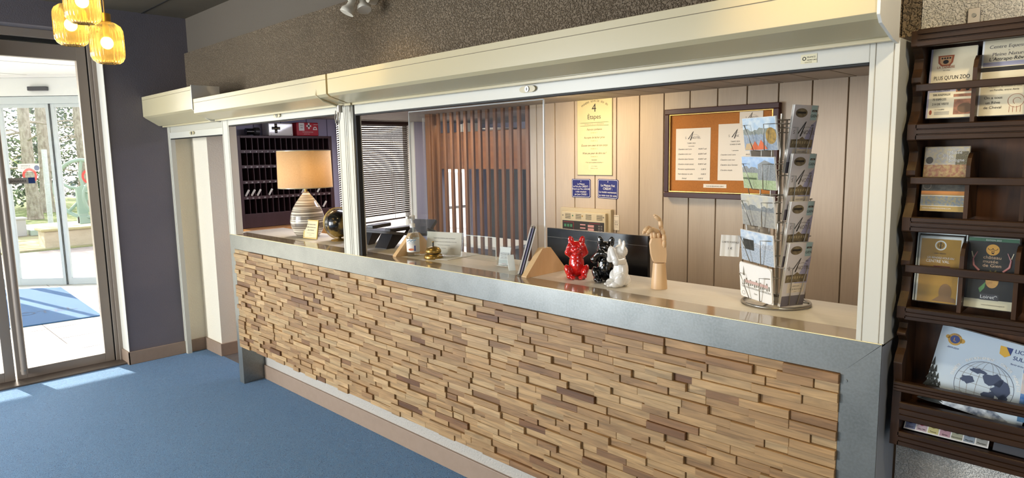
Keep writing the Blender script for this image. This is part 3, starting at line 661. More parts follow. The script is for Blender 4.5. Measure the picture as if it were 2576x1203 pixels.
g.text('Merci de votre compréhension', .005, .034, .006, INKG, z=.0022).text('La direction', .005, .022, .006, INKG, z=.0022); g.build('notice_sheet', t)

t = thing('desk_globe', 'black and gold desk globe with slanted ring beside the white shutter post', 'globe', (-3.585, .285, 1.05))
m = mat('black_gold_globe', '14120F', .22, .3, coat=.6); nt = m.node_tree; n = nt.nodes; l = nt.links
tc = n.new('ShaderNodeTexCoord'); no = n.new('ShaderNodeTexNoise'); no.inputs['Scale'].default_value = 9; no.inputs['Detail'].default_value = 4; l.new(tc.outputs['Object'], no.inputs[0])
r = n.new('ShaderNodeValToRGB'); r.color_ramp.elements[0].position = .5; r.color_ramp.elements[0].color = lin('15120E'); r.color_ramp.elements[1].position = .58; r.color_ramp.elements[1].color = lin('8C7238'); l.new(no.outputs[0], r.inputs[0]); l.new(r.outputs[0], n['Principled BSDF'].inputs['Base Color'])
G().ell((0, 0, .105), (.088, .088, .088), m, 40).build('sphere', t)
g = G(); g.T = Matrix.Translation((0, 0, .105)) @ Matrix.Rotation(math.radians(40), 4, 'Z') @ Matrix.Rotation(math.radians(-33), 4, 'Y')
g.tube([(.098 * math.cos(2 * PI * i / 48), 0, .098 * math.sin(2 * PI * i / 48)) for i in range(48)], .0025, GOLD, 8, True).tube([(0, 0, -.104), (0, 0, .106)], .002, GOLD)
g.build('meridian_ring', t)
g = G(); g.T = Matrix.Translation((0, 0, .105)) @ Matrix.Rotation(math.radians(40), 4, 'Z') @ Matrix.Rotation(math.radians(62), 4, 'Y')
g.tube([(.093 * math.cos(2 * PI * i / 48), 0, .093 * math.sin(2 * PI * i / 48)) for i in range(48)], .0018, GOLD, 8, True); g.build('orbit_ring', t)
G().lathe([(.055, 0), (.05, .006), (.012, .010), (.008, .02)], GOLD, 32).build('stand', t)

def phone(x, y, rz, lab):
    t = thing('desk_phone', lab, 'telephone', (x, y, 1.05), rz, 'desk telephones on the counter')
    g = G().prism([(-.10, .055), (-.105, .068), (.105, .105), (.11, .09)], -.10, .10, 'x', GREYPHONE); g.build('body', t, .004)
    g = G().prism([(-.06, .062), (.03, .078), (.085, .0), (.02, .0)], -.045, .045, 'x', DKPHONE); g.build('stand', t, .003)
    g = G().box(-.092, -.045, -.09, .09, .095, .118, DKPHONE).box(-.03, .09, -.02, .08, .088, .103, DKPHONE); g.build('handset', t, .006)
phone(-3.32, .33, math.radians(200), 'left grey desk phone seen from behind beside the shutter post')
phone(-3.08, .31, math.radians(190), 'right grey desk phone seen from behind, left of the sanitiser bottle')
t = thing('card_terminal', 'tilted dark payment terminal screen between the desk phones and sanitiser bottle', 'terminal', (-2.93, .375, 1.05), math.radians(20))
g = G(); g.T = Matrix.Translation((0, 0, .075)) @ Matrix.Rotation(math.radians(-55), 4, 'X'); g.box(-.075, .075, -.01, .01, .0, .12, DKPHONE).box(-.065, .065, .0095, .0115, .01, .11, PLASTIC_BLACK); g.build('screen', t, .006)
G().prism([(-.04, 0), (.05, 0), (.01, .09), (-.01, .09)], -.02, .02, 'x', DKPHONE).build('stand', t, .003)
G().tube([(.07, 0, .10), (.11, .01, .09), (.115, .0, .04)], .016, DKPHONE, 12).build('handset_rest', t)

t = thing('sanitiser_bottle', 'clear pump bottle of hand sanitiser with a white label before the left screen foot', 'bottle', (-2.71, .185, 1.05))
BOT = glass_mat('clear_bottle_plastic', 'F2F6F4', .05, 1.4, .06)
G().lathe([(.030, 0), (.033, .004), (.033, .095), (.030, .112), (.018, .132), (.012, .140), (.012, .148)], BOT, 28).build('bottle_body', t)
G().lathe([(.0335, .022), (.0335, .090)], PAPER2, 28, caps=False).build('bottle_label', t)
g = G(); g.T = Matrix.Rotation(math.radians(42), 4, 'Z') @ XZ(0, -.0342, .0)
for i in range(9): g.disc(-.02 + i * .005, .082 + (i % 3 - 1) * .003, .0028, mat('blue_print', '4A86A8', .5), ry=.002)
g.text('GEL MAINS', 0, .068, .007, mat('blue_print', '4A86A8', .5)).text('hydroalcoolique', 0, .060, .004, INKG); g.disc(-.004, .036, .014, mat('orange_print', 'D8805A', .5), ry=.006).rect(.012, .019, .028, .056, mat('navy_print', '2A3060', .5)); g.build('label_print', t)
G().lathe([(.014, .146), (.014, .165), (.006, .167), (.006, .182), (.013, .184), (.015, .205), (.011, .208)], WHTC, 20).box(-.008, .008, -.035, .0, .192, .204, WHTC).build('pump', t)
t = thing('reception_bell', 'round brass reception bell on the counter by the sanitiser bottle', 'bell', (-2.56, .195, 1.05))
G().lathe([(.046, 0), (.048, .003), (.044, .018), (.036, .024)], BRASS, 32).build('bell_base', t)
G().lathe([(.030, .024), (.030, .027)], BLACK, 32).build('gap_ring', t)
G().lathe([(.038, .028), (.040, .032), (.039, .042), (.031, .053), (.018, .058), (.006, .060)], BRASS, 32).build('dome', t)
G().cyl((0, 0, .060), .0035, .022, BLACK, 12).ell((0, 0, .082), (.006, .006, .0035), BRASS, 12).build('plunger', t)

t = thing('acrylic_sign_holder', 'acrylic holder with a typed beige notice behind the brass bell', 'sign', M=frame((-2.585, .275, 1.053), (1, .30, 0), (-.02, .16, 1)))
g = G().box(-.105, .115, 0, .118, -.002, .0, ACRYL).box(-.105, .115, -.002, .0, -.002, .10, ACRYL); g.build('acrylic_holder', t)
g = G().box(-.10, .108, .003, .118, .0002, .0012, PAPER)
g.text('Toutes nos chambres sont non fumeur', .005, .084, .0085, INK, z=.0016).text('Une caution vous sera demandée à l\'arrivée', .005, .066, .0085, INKG, z=.0016).text('Merci de votre compréhension', .005, .050, .006, INKG, z=.0016).text('La direction', .005, .034, .006, INKG, z=.0016); g.build('notice_sheet', t)
tag(G().prism([(-2.74, .478), (-2.56, .215), (-2.45, .25), (-2.47, .478)][::1], 1.0505, 1.052, 'z', PAPER2).build('loose_sheet'), 'loose white paper sheet lying on the counter behind the notice', 'paper').location.y = -.055
t = thing('clear_divider', 'low clear acrylic divider with bright edges right of the typed notice', 'divider', M=frame((-2.47, .335, 1.052), (1, .08, 0), (0, 0, 1)))
G().box(0, .20, 0, .108, -.002, .001, ACRYL).build('acrylic_pane', t)
G().box(0, .20, .106, .108, -.0025, .0015, ACRYL_EDGE).box(.198, .2, 0, .107, -.0025, .0015, ACRYL_EDGE).build('pane_edge', t)
t = thing('card_holder', 'small acrylic holder with a printed card standing behind the clear screen', 'holder', M=frame((-2.105, .235, 1.052), (1, .15, 0), (0, .25, 1)))
G().box(-.035, .035, 0, .095, -.002, -.0005, ACRYL).box(-.035, .035, 0, .03, .006, .0075, ACRYL).box(-.035, .035, -.001, .001, -.002, .04, ACRYL).build('acrylic_holder', t)
g = G().box(-.030, .030, .004, .088, 0, .001, PAPER2)
for k, s in ((.052, 'WONDER'), (.036, 'ESCAPE')): g.rect(-.024, .024, k - .002, k + .011, INK, .0014).rect(-.023, .023, k - .001, k + .010, PAPER2, .0017).text(s, 0, k + .001, .0095, INK, z=.002, sx=1.15)
g.text('www.carte', .002, .010, .005, RED, z=.0016); g.build('printed_card', t)
t = thing('card_easel', 'tiny white easel seen side-on before the leaflet holder', 'easel', (-2.015, .195, 1.05), math.radians(58))
G().prism([(-.018, 0), (-.012, 0), (.022, .062), (.018, .066)], -.015, .015, 'x', ACRYL_EDGE).prism([(.045, 0), (.049, 0), (.022, .062), (.019, .06)], -.003, .003, 'x', ACRYL_EDGE).build('easel_back', t, .0008)
t = thing('leaflet_holder', 'clear leaflet holder seen edge-on with a leaning pile of leaflets', 'holder', M=frame((-1.935, .160, 1.053), (.66, -.75, 0), (.20, .20, 1)))
G().box(-.055, .055, 0, .10, .006, .0075, ACRYL).box(-.055, .055, 0, .003, -.024, .006, ACRYL).box(-.055, -.0535, 0, .1, -.024, .006, ACRYL).build('acrylic_holder', t)
g = G()
for i in range(5): g.box(-.05 + .001 * i, .05, .003, .208 - .004 * (i % 2), -.022 + i * .0052, -.0175 + i * .0052, (PAPER2, INK, mat('lilac_leaflet', '9A98B4', .5), mat('navy_leaflet', '2B2A40', .5), PAPER2)[i])
g.build('leaflets', t)

# ------------------------------------------------------------------ bulldog figurines
def remeshed(name, parts, m, parent, voxel=.0016, smooth=4):
    g = G()
    for p in parts:
        if p[0] == 'e': g.ell(p[1], p[2], m, 20, p[3] if len(p) > 3 else None)
        else: g.tube(p[1], p[2], m, 12); [g.ell(c, (r_ * 1.0,) * 3, m, 12) for c, r_ in zip(p[1], p[2])]
    o = g.build(name + '_tmp'); md = o.modifiers.new('r', 'REMESH'); md.mode = 'VOXEL'; md.voxel_size = voxel; md.use_smooth_shade = True
    ms = o.modifiers.new('s', 'SMOOTH'); ms.factor = .5; ms.iterations = smooth
    me = bpy.data.meshes.new_from_object(o.evaluated_get(bpy.context.evaluated_depsgraph_get())); me.materials.clear(); me.materials.append(m)
    for p in me.polygons: p.use_smooth = True
    bpy.data.objects.remove(o); o = bpy.data.objects.new(name, me); COL.objects.link(o); o.parent = parent; return o
def RX(a, ax): return Matrix.Rotation(math.radians(a), 4, ax)
def dog(lab, x, y, rz, m, pose, head_yaw=0, sc=1.0):
    t = thing('bulldog_figurine', lab, 'figurine', (x, y, 1.05), math.radians(rz), 'three ceramic bulldogs'); t.scale = (sc,) * 3
    e = lambda c, r, rot=None: ('e', c, r, rot or Matrix.Identity(4))
    H = Matrix.Translation((0, 0, .128)) @ RX(head_yaw, 'Z') @ Matrix.Translation((0, 0, -.128))
    hp = lambda c: tuple(H @ Vector(c))
    P = [e((0, 0, .060), (.033, .029, .055)), e((0, .012, .026), (.033, .027, .026)), e((0, -.004, .088), (.028, .024, .026)), e((0, -.012, .055), (.022, .020, .030)),
         e((0, -.002, .110), (.022, .020, .018))]
    for s in (-1, 1):
        P += [e((s * .035, -.012, .030), (.0155, .023, .031), RX(s * 22, 'Y')), e((s * .030, -.030, .013), (.014, .020, .013)), e((s * .017, -.042, .008), (.012, .016, .008)),
              e((s * .013, -.054, .007), (.005, .006, .006)), e((s * .020, -.055, .007), (.005, .006, .006))]
        P += [e(hp((s * .023, .003, .161)), (.0125, .006, .019), RX(head_yaw, 'Z') @ RX(s * 18, 'Y')), e(hp((s * .021, .002, .151)), (.0145, .008, .012), RX(head_yaw, 'Z'))]
        P += [e(hp((s * .009, -.026, .120)), (.012, .012, .011)), e(hp((s * .016, -.016, .124)), (.014, .015, .015)), e(hp((s * .012, -.025, .140)), (.0085, .006, .0075))]
    P += [e(hp((0, -.002, .134)), (.032, .028, .025)), e(hp((0, -.030, .127)), (.012, .011, .009)), e(hp((0, -.040, .129)), (.006, .004, .0045)), e(hp((0, -.028, .110)), (.012, .011, .006))]
    hands = {'ears': (.029, -.018, .136), 'mouth': (.007, -.046, .117), 'eyes': (.012, -.036, .139)}[pose]
    el = {'ears': (.036, -.008, .110), 'mouth': (.042, -.022, .090), 'eyes': (.040, -.030, .100)}[pose]
    for s in (-1, 1):
        h = Vector((s * hands[0], hands[1], hands[2])) if pose == 'ears' else Vector(hp((s * hands[0], hands[1], hands[2])))
        P.append(('t', [(s * .024, .0, .100), (s * el[0], el[1], el[2]), tuple((Vector((s * el[0], el[1], el[2])) + h) * .5), tuple(h)], [.015, .015, .0135, .012]))
        P.append(e(tuple(h + Vector((0, 0, .005))), (.0095, .008, .011)))
    remeshed('body', P, m, t)
    if pose != 'eyes':
        g = G()
        for s in (-1, 1): g.ell(hp((s * .012, -.0305, .1375)), (.0042, .003, .0042), m, 14)
        g.build('eyes', t)
dog('glossy red ceramic bulldog covering its ears, left of the black one', -1.680, .235, 40, REDC, 'ears', 0, .96)
dog('glossy black ceramic bulldog covering its mouth, between red and white ones', -1.545, .250, 28, BLKC, 'mouth', -14, 1.0)
dog('glossy white ceramic bulldog covering its eyes, right of the black one', -1.442, .207, -38, WHTC, 'eyes')

# ------------------------------------------------------------------ jointed wooden hand
t = thing('wooden_hand', 'jointed wooden artist hand with a raised bent finger beside the monitor', 'mannequin hand', (-1.308, .262, 1.05), math.radians(44.4))
G().lathe([(.030, 0), (.030, .004), (.0285, .03), (.0235, .092), (.0225, .097)], MANNEQ, 32).build('forearm', t)
g = G(); g.prism([(-.022, .0), (.022, 0), (.024, .03), (.020, .075), (.012, .092), (-.030, .092), (-.036, .07), (-.032, .03)], -.014, .014, 'y', MANNEQ)
o = g.build('palm', t, .006, seg=4); o.location = (.0, 0, .099)
def finger(name, pts, r):
    g = G()
    for a, b in zip(pts[:-1], pts[1:]):
        a = Vector(a); b = Vector(b); d = (b - a); L = d.length; d.normalize()
        g.tube([a + d * L * .04, a + d * L * .12, a + d * L * .5, a + d * L * .88, a + d * L * .96], [r * .6, r, r * 1.02, r * .95, r * .55], MANNEQ, 12)
        g.ell(tuple(a), (r * .72,) * 3, MANNEQ, 12)
    g.ell(tuple(pts[-1]), (r * .7,) * 3, MANNEQ, 12)
    g.build(name, t)
finger('raised_finger', [(.012, .0, .190), (.006, .0, .222), (.001, -.002, .256), (-.020, -.006, .274)], .0078)
finger('finger', [(-.004, -.004, .190), (-.008, -.012, .214), (-.034, -.026, .228), (-.052, -.034, .212)], .0078)
finger('finger', [(-.018, -.004, .190), (-.022, -.010, .218), (-.044, -.014, .232), (-.062, -.016, .216)], .0078)
finger('finger', [(-.028, .004, .186), (-.028, .004, .212), (-.044, .006, .226), (-.058, .010, .208)], .0070)
finger('thumb', [(.014, -.014, .160), (.012, -.024, .182), (.010, -.024, .205), (.002, -.02, .226)], .0078)

# ------------------------------------------------------------------ monitor
t = thing('computer_monitor', 'wide black monitor seen from behind, behind the bulldog figurines', 'monitor', (-1.868, .60, 0))
g = G().box(-.292, .292, 0, .02, .885, 1.192, PLASTIC_BLACK).box(-.20, .20, .02, .028, .93, 1.14, PLASTIC_BLACK); g.box(-.29, .29, -.0015, .0, 1.147, 1.149, INKG); g.build('back_shell', t, .006)
g = G(); g.T = XZ(-.055, -.002, 1.158); pass
G().box(-.03, .03, .02, .05, .76, .95, PLASTIC_BLACK).box(-.12, .12, -.06, .14, .745, .757, PLASTIC_BLACK).build('stand', t, .004)
t = thing('office_desk', 'grey beige office desk below and behind the counter', 'desk', (0, 0, 0))
bx('desktop', -3.0, -.6, .46, 1.1, .715, .745, LAMINATE, t, .003)
for x in (-2.95, -1.8, -.65): bx('desk_leg', x - .02, x + .02, .5, 1.06, 0, .715, GREYPHONE, t, .003)
#PART4
# ------------------------------------------------------------------ key rack and what stands on it
t = thing('key_rack', 'large dark plum pigeonhole key rack with numbered slots on the office wall', 'key rack', (OX, 0, 0))
RX0, RX1 = 0.0, .17; ya, yb, za, zb = .395, 1.245, 1.00, 1.745
g = G().box(0, RX1, ya, ya + .035, za, zb, RACKW).box(0, RX1, yb - .03, yb, za, zb, RACKW).box(0, RX1, ya + .035, yb - .03, zb - .02, zb, RACKW).box(0, RX1 - .004, ya + .035, yb - .03, za, 1.115, RACKW)
g.build('frame', t, .002)
bx('back_panel', .0, .02, ya + .035, yb - .03, 1.11, zb - .02, RACKB, t)
ZS = (1.618, 1.496, 1.372, 1.245)
NC = 16; cw = (yb - .03 - ya - .035) / NC
g = G()
for i in range(1, NC): g.box(.02, RX1 - .006, ya + .035 + i * cw - .002, ya + .035 + i * cw + .002, 1.115, zb - .02, RACKW)
g.build('divider', t, label=None)['kind'] = 'stuff'
for r, z in enumerate(ZS):
    g = G().box(.02, RX1, ya + .035, yb - .03, z - .012, z + .012, RACKW)
    g.T = frame((RX1 + .0008, 0, 0), (0, 1, 0), (0, 0, 1))
    for i in range(NC): g.text(str((1, 18, 34, 50)[r] + i), ya + .035 + (i + .55) * cw, z - .008, .016, INKW, z=0)
    g.build('shelf', t)
tagM = mat('pale_key_tag', 'D8D2C6', .4)
keyspots = [(0, 3), (1, 3), (2, 3), (4, 3), (10, 3), (13, 3), (14, 4)]
kl = ['white key tag in the first slot, leftmost in the key rack', 'white key tag second from the left in the key rack', 'white key tag third from the left in the key rack', 'white key tag standing alone just left of the lamp shade', 'white key tag showing right of the lamp base', 'white key tag in the key rack farthest right of its row', 'white key tag in the lowest slots above the globe']
kt = None
for (c, r), lab in zip(keyspots, kl):
    y = ya + .035 + (c + .4) * cw; z = (ZS[3] + .012) if r == 3 else 1.125
    if kt is None:
        kt = thing('key_tag', lab, 'key tag', (OX + RX1 - .02, y, z), group='white key tags in the rack')
        g = G(); g.T = Matrix.Rotation(math.radians(-28), 4, 'X') @ Matrix.Rotation(math.radians(12), 4, 'Y')
        g.box(-.004, .004, -.009, .009, .002, .062, tagM); g.build('tag', kt, .004)
        G().tube([(0, .0, .010), (-.02, .0, .004), (-.03, .004, .012)], .0018, WIRE, 6).build('key', kt)
    else:
        q = kt.copy(); COL.objects.link(q); q.location = (OX + RX1 - .02, y, z); q['label'] = lab
        for ch in list(kt.children): cc = ch.copy(); COL.objects.link(cc); cc.parent = q
g = G(); g.T = frame((OX + RX1 + .001, yb - .085, ZS[3] - .004), (0, 1, 0), (0, 0, 1)); g.rect(0, .075, -.012, .010, mat('cream_label', 'DCD8A8', .6)).text('Clés', .035, -.006, .014, INK); g.build('slot_label', t)
BEI0 = mat('beige_ink', 'C8B890', .5)
t = thing('first_aid_box', 'white first aid box with a black word cross, on top of the key rack', 'first aid box', (OX, 0, zb))
G().box(.03, .15, .680, .895, 0, .105, WHTC).build('case', t, .006)
g = G(); g.T = frame((OX + .151, 0, zb), (0, 1, 0), (0, 0, 1)); g.T = frame((.1510, 0, 0), (0, 1, 0), (0, 0, 1)); g.rect(.733, .757, .022, .100, INK, -.0001).rect(.708, .782, .050, .074, INK, -.0001).text('URGENCES', .745, .055, .0135, BEI0, sx=.95).text('SOS', .745, .082, .010, BEI0).text('24', .745, .032, .012, BEI0); g.disc(.70, .01, .003, INKG).disc(.88, .01, .003, INKG); g.build('cross_print', t)
t = thing('first_aid_kit', 'red first aid kit with a white cross, right of the white box on the rack', 'first aid kit', (OX, 0, zb))
G().box(.03, .15, .93, 1.135, 0, .115, RED).build('case', t, .008)
g = G(); g.T = frame((.1512, 0, 0), (0, 1, 0), (0, 0, 1)); W_ = INKW
g.rect(.95, 1.0, .045, .11, W_).rect(1.035, 1.05, .06, .11, W_).rect(1.02, 1.065, .078, .092, W_).text('secours', 1.11, .095, .014, W_).text('TROUSSE DE SECOURS', 1.03, .03, .010, W_).text('premiers soins', 1.02, .015, .009, W_).ring(1.10, .062, .010, .018, W_, n=20, a0=0, a1=PI).rect(1.08, 1.12, .052, .06, W_)
g.text('FIRST', .975, .085, .012, INK, z=.001).text('AID', .975, .065, .014, INK, z=.001); g.build('cross_print', t)
t = thing('torch', 'stubby black torch lying on the left end of the key rack', 'torch', (OX + .10, .56, zb + .034))
g = G().cyl((-.0, -.05, 0), .026, .06, PLASTIC_BLACK, 20, 'y').cyl((0, .01, 0), .026, .012, DKPHONE, 20, 'y', .034).cyl((0, .022, 0), .034, .035, DKPHONE, 20, 'y'); g.build('casing', t, .002)
t = thing('low_cabinet', 'orange beech cabinet standing under the key rack', 'cabinet', (OX + .003, 0, 0))
bx('top', .003, .30, .405, 1.38, .965, .998, OAK, t, .002); bx('body', .01, .285, .41, 1.375, .02, .965, OAK, t, .002)
for y in (.415, .90): bx('door', .285, .30, y, y + .47, .04, .955, OAK, t, .002)

# venetian blind hanging in the left office window
BLD = mat('dark_brown_blind_slat', '35231E', .35)
t = thing('venetian_blind', 'dark brown slatted venetian blind hanging in the bright office window', 'blind', (OX + .03, 1.80, 0))
t.rotation_euler = (0, 0, 0)
bx('headrail', -.02, .02, -.415, .375, 1.862, 1.895, BLD, t, .002)
n = 44
for i in range(n):
    f = i / (n - 1); z = 1.855 - f * .86
    sag = math.radians(-2.0 * f)
    a = math.radians(38)
    g = G(); g.T = Matrix.Translation((0, 0, z)) @ Matrix.Rotation(-sag, 4, 'X')
    c, s = math.cos(a), -math.sin(a); w_ = .0125
    pts = [(-w_ * c, w_ * s + .0), (0, .0015), (w_ * c, -w_ * s)]
    y0, y1 = -.415, .375
    vs = [(p[0], y0, p[1]) for p in pts] + [(p[0], y1, p[1]) for p in pts] + [(p[0], y0, p[1] - .0006) for p in pts] + [(p[0], y1, p[1] - .0006) for p in pts]
    g.add(vs, [(0, 1, 4, 3), (1, 2, 5, 4), (7, 6, 9, 10), (8, 7, 10, 11)], BLD); g.build('slat', t)
g = G(); g.T = Matrix.Translation((0, 0, .94)) @ Matrix.Rotation(math.radians(2.2), 4, 'X')
for i in range(7): g.box(-.012, .012, -.415, .375, .006 + i * .006, .0075 + i * .006, BLD)
g.box(-.014, .014, -.415, .375, -.008, .004, BLD); g.build('bottom_rail', t)
for y in (-.22, .18): G().tube([(.014, y, 1.86), (.016, y, 1.4), (.014, y, .94)], .0014, BLD, 6).tube([(-.014, y, 1.86), (-.014, y, .94)], .0014, BLD, 6).build('ladder_cord', t)

# slatted wooden room divider
t = thing('slat_divider', 'room divider of upright brown wooden slats left of the panelled wall', 'divider', (0, 1.65, 0))
x = -3.262; k = 0; o0 = None
while x > -4.36:
    if o0 is None: o0 = G().box(-.014, .014, -.011, .011, .0, 1.90, SLATW).build('slat', t, .002, loc=(x, 0, 0))
    else:
        q = o0.copy(); COL.objects.link(q); q.location = (x, (0, -.0, .02)[k % 3] * 0, 0)
    x -= .0834; k += 1
bx('end_post', -4.40, -4.345, -.03, .05, 0, 1.9, SLATW, t, .002)
# back room behind the slats
t = thing('wall_cupboard', 'brown wooden wall cupboard behind the slat divider', 'cupboard', (0, 0, 0))
bx('body', -5.41, -3.9, 2.50, 2.85, 1.42, 1.785, CABW, t, .003)
for x in (-5.405, -4.91, -4.415): bx('door', x, x + .49, 2.482, 2.50, 1.425, 1.78, CABW, t, .003)
t = thing('serving_tray', 'pale oval tray lying on top of the brown wall cupboard', 'tray', (-4.60, 2.70, 1.786))
G().lathe([(.10, 0), (.18, .02), (.185, .024), (.10, .006)], PAPER2, 40).build('dish', t)
for i, x in enumerate((-5.05, -4.98)):
    tag(G().box(x, x + .05, 2.55, 2.75, 1.786, 1.865 + .01 * i, PAPER2).build('box_file', bevel=.002), ('left' if i == 0 else 'right') + ' of two pale box files on the brown wall cupboard', 'box file', 'pale files on the cupboard')
tag(bx('notice_board', -5.38, -5.16, 3.27, 3.298, .45, 1.40, mat('pale_lilac_board', 'B4B0CC', .5), None, .003), 'pale lilac board on the far wall behind the slats', 'board')
tag(bx('tall_dark_locker', -5.02, -4.55, 2.95, 3.28, 0, 1.43, mat('near_black_locker', '171714', .5), None, .004), 'tall near black locker behind the right end of the slats', 'locker')
t = thing('side_table', 'white topped table standing in the back room behind the slats', 'table', (-4.6, 2.5, 0))
bx('top', -.45, .45, -.25, .25, .70, .73, PAPER2, t, .003)
for x, y in ((-.42, -.22), (.42, -.22), (-.42, .22), (.42, .22)): bx('leg', x - .018, x + .018, y - .018, y + .018, 0, .70, WIRE, t)

# ------------------------------------------------------------------ things on the panelled wall
WY = 1.6395
def swoosh(g, x, y, s, m=INK):
    """slanted figure four with a long stroke and S NOTEL lettering"""
    g.quad([(x - .30 * s, y - .02 * s, .0012), (x - .22 * s, y - .02 * s, .0012), (x + .22 * s, y + .62 * s, .0012), (x + .19 * s, y + .62 * s, .0012)], m)
    g.quad([(x - .10 * s, y - .12 * s, .0013), (x - .02 * s, y - .12 * s, .0013), (x + .22 * s, y + .62 * s, .0013), (x + .16 * s, y + .55 * s, .0013)], m)
    g.text('S', x - .50 * s, y, .27 * s, INKG, 'CENTER', .001).text('NOTEL', x + .03 * s, y, .27 * s, INKG, 'LEFT', .001)
    g.ring(x + .35 * s, y - .28 * s, .62 * s, .635 * s, INKG, .001, 24, math.radians(55), math.radians(120))
t = thing('wall_poster', 'tall cream poster headed 4 Étapes on the panelled wall', 'poster', (0, 0, 0))
g = G(); g.T = frame((-2.655, WY - .004, 1.41), (1, 0, 0), (0, 0, 1)); PC = mat('cream_poster_card', 'CDC091', .45, var=(8, .4, (1, 1, 1), 'C2B484'))
g.box(-.143, .143, 0, .53, -.006, 0, PC); g.rect(-.143, .143, 0, .003, INK, .0003).rect(.140, .143, 0, .53, INK, .0003).rect(-.143, -.1415, 0, .53, INKG, .0003)
for i, ch in enumerate("PRENDRE SOIN DE SOI EN"):
    a = math.radians(128 - i * 3.6); g.text(ch, .16 * math.cos(a), .345 + .13 * math.sin(a), .017, INK, rot=a - PI / 2)
g.text('4', -.003, .412, .075, INK).text('Étapes', -.003, .366, .042, INK)
g.rect(-.115, .112, .322, .324, INKG).rect(-.115, .112, .342, .344, INKG).text('LES RECETTES DU BONHEUR', -.002, .328, .012, INKG)
for y, a, b in ((.293, 'Fais-toi confiance', 'ÉTAPE N° 1'), (.241, 'Accepte de lâcher prise', 'ÉTAPE N° 2'), (.190, 'Écoute ton cœur et ton corps', 'ÉTAPE N° 3'), (.139, 'N\'aie pas peur de dire oui !', 'ÉTAPE N° 4')):
    g.text(a, -.002, y, .0195, INK, shear=.3, sx=.9).text(b, -.002, y - .020, .011, mat('ochre_ink', '96834E', .6))
g.rect(-.025, .02, .099, .102, INK).text('• Pour une vie pleine de bonheur •', -.002, .082, .0105, INK, shear=.2).rect(-.048, .046, .038, .072, mat('pale_box', 'DCCB96', .5), .0004).text('à lire chaque', -.002, .058, .010, INKG, z=.001).text('matin au réveil', -.002, .044, .010, INKG, z=.001)
g.build('printed_panel', t)
def enamel(x0, x1, z0, z1, lines, lab, tilt=0):
    t = thing('enamel_sign', lab, 'sign', (0, 0, 0), group='small blue enamel signs')
    w_, h = x1 - x0, z1 - z0
    g = G(); g.T = frame(((x0 + x1) / 2, WY - .003, (z0 + z1) / 2), (1, 0, -tilt), (0, 0, 1))
    def rr(w, h, r): return [(sx * (w / 2 - r) + r * math.cos(a), sy * (h / 2 - r) + r * math.sin(a)) for sx, sy, a0 in ((1, 1, 0), (-1, 1, 90), (-1, -1, 180), (1, -1, 270)) for a in [math.radians(a0 + k * 22.5) for k in range(5)]]
    g.prism(rr(w_, h, .010), -.004, 0, 'z', NAVY); a = rr(w_ - .008, h - .008, .010); b = rr(w_ - .012, h - .012, .008); n = len(a)
    g.add([(p[0], p[1], .0005) for p in a] + [(p[0], p[1], .0005) for p in b], [(i, (i + 1) % n, n + (i + 1) % n, n + i) for i in range(n)], INKW)
    g.text('ô', 0, h / 2 - .020, .014, INKW, z=.0008)
    for (s, y, sz) in lines: g.text(s, 0, y, sz, INKW, z=.0008, sx=.92)
    g.build('enamel_plate', t)
enamel(-2.848, -2.690, 1.262, 1.386, (('La Maison', .023, .0165), ('ne Fait plus CRÉDIT :', .007, .0165), ('Depuis que Marc LENOIR', -.010, .0150), ('à été remplacé', -.028, .0165), ('par Jean CAISSE !', -.046, .0165)), 'left blue enamel sign, the one with five lines of white writing')
enamel(-2.630, -2.468, 1.262, 1.386, (('La Maison Fait', .015, .021), ('CRÉDIT :', -.006, .021), ('La moitié maintenant', -.027, .0175), ('Le reste tout de suite', -.048, .0175)), 'right blue enamel sign, the one with four lines of white writing', .025)
t = thing('fire_alarm_panel', 'cream fire alarm panel with dark display on the wall above the monitor', 'alarm panel', (0, WY, 0)); ALM = mat('cream_alarm_casing', 'C6B795', .45)
g = G().box(-2.93, -2.505, -.03, 0, .80, 1.192, mat('beige_backplate', 'B9AA8A', .5)).box(-2.897, -2.53, -.055, -.03, .82, 1.168, ALM); g.build('casing', t, .003)
g = G(); g.T = XZ(0, -.0555, 0)
for x in (-2.865, -2.775, -2.69, -2.60):
    for k in range(6): g.rect(x, x + .048, 1.122 + k * .006, 1.1245 + k * .006, INK)
for x, m_ in ((-2.885, INKG), (-2.80, mat('green_key', '3E7048', .5)), (-2.718, mat('ochre_key', 'A07A28', .5)), (-2.545, INKG)): g.disc(x, 1.142, .0055, m_)
g.build('speaker_slots', t)
g = G().box(-2.887, -2.54, -.0575, -.055, .84, 1.108, mat('dark_display', '33302C', .3)); g.T = XZ(0, -.0578, 0)
GN = mat('green_led', '3F8058', .5); PK = mat('pink_key', 'C8908A', .5)
for a in ((-2.88, -2.79, 1.098, 1.100), (-2.792, -2.790, .9, 1.1), (-2.66, -2.57, 1.098, 1.100)): g.rect(*a, RED)
for i in range(3): g.rect(-2.872 + i * .026, -2.854 + i * .026, 1.066, 1.084, GN)
g.rect(-2.83, -2.812, 1.03, 1.05, GN)
for i in range(3): g.rect(-2.735, -2.69, 1.082 - i * .022, 1.090 - i * .022, PK).rect(-2.67, -2.62, 1.072 - i * .022, 1.088 - i * .022, PK)
for i in range(2):
    for j in range(4): g.rect(-2.585 + i * .02, -2.572 + i * .02, 1.03 + j * .016, 1.04 + j * .016, INKG)
g.build('display', t)
t = thing('tear_off_calendar', 'small cream calendar slip on the wall right of the alarm panel', 'calendar', (0, WY, 0))
g = G().box(-2.502, -2.460, -.003, 0, 1.060, 1.158, PAPER); g.T = XZ(0, -.0034, 0); g.text('PERMANENCE', -2.481, 1.148, .0055, INK)
for i in range(2): g.rect(-2.498, -2.464, 1.105 + i * .016, 1.106 + i * .016, INK)
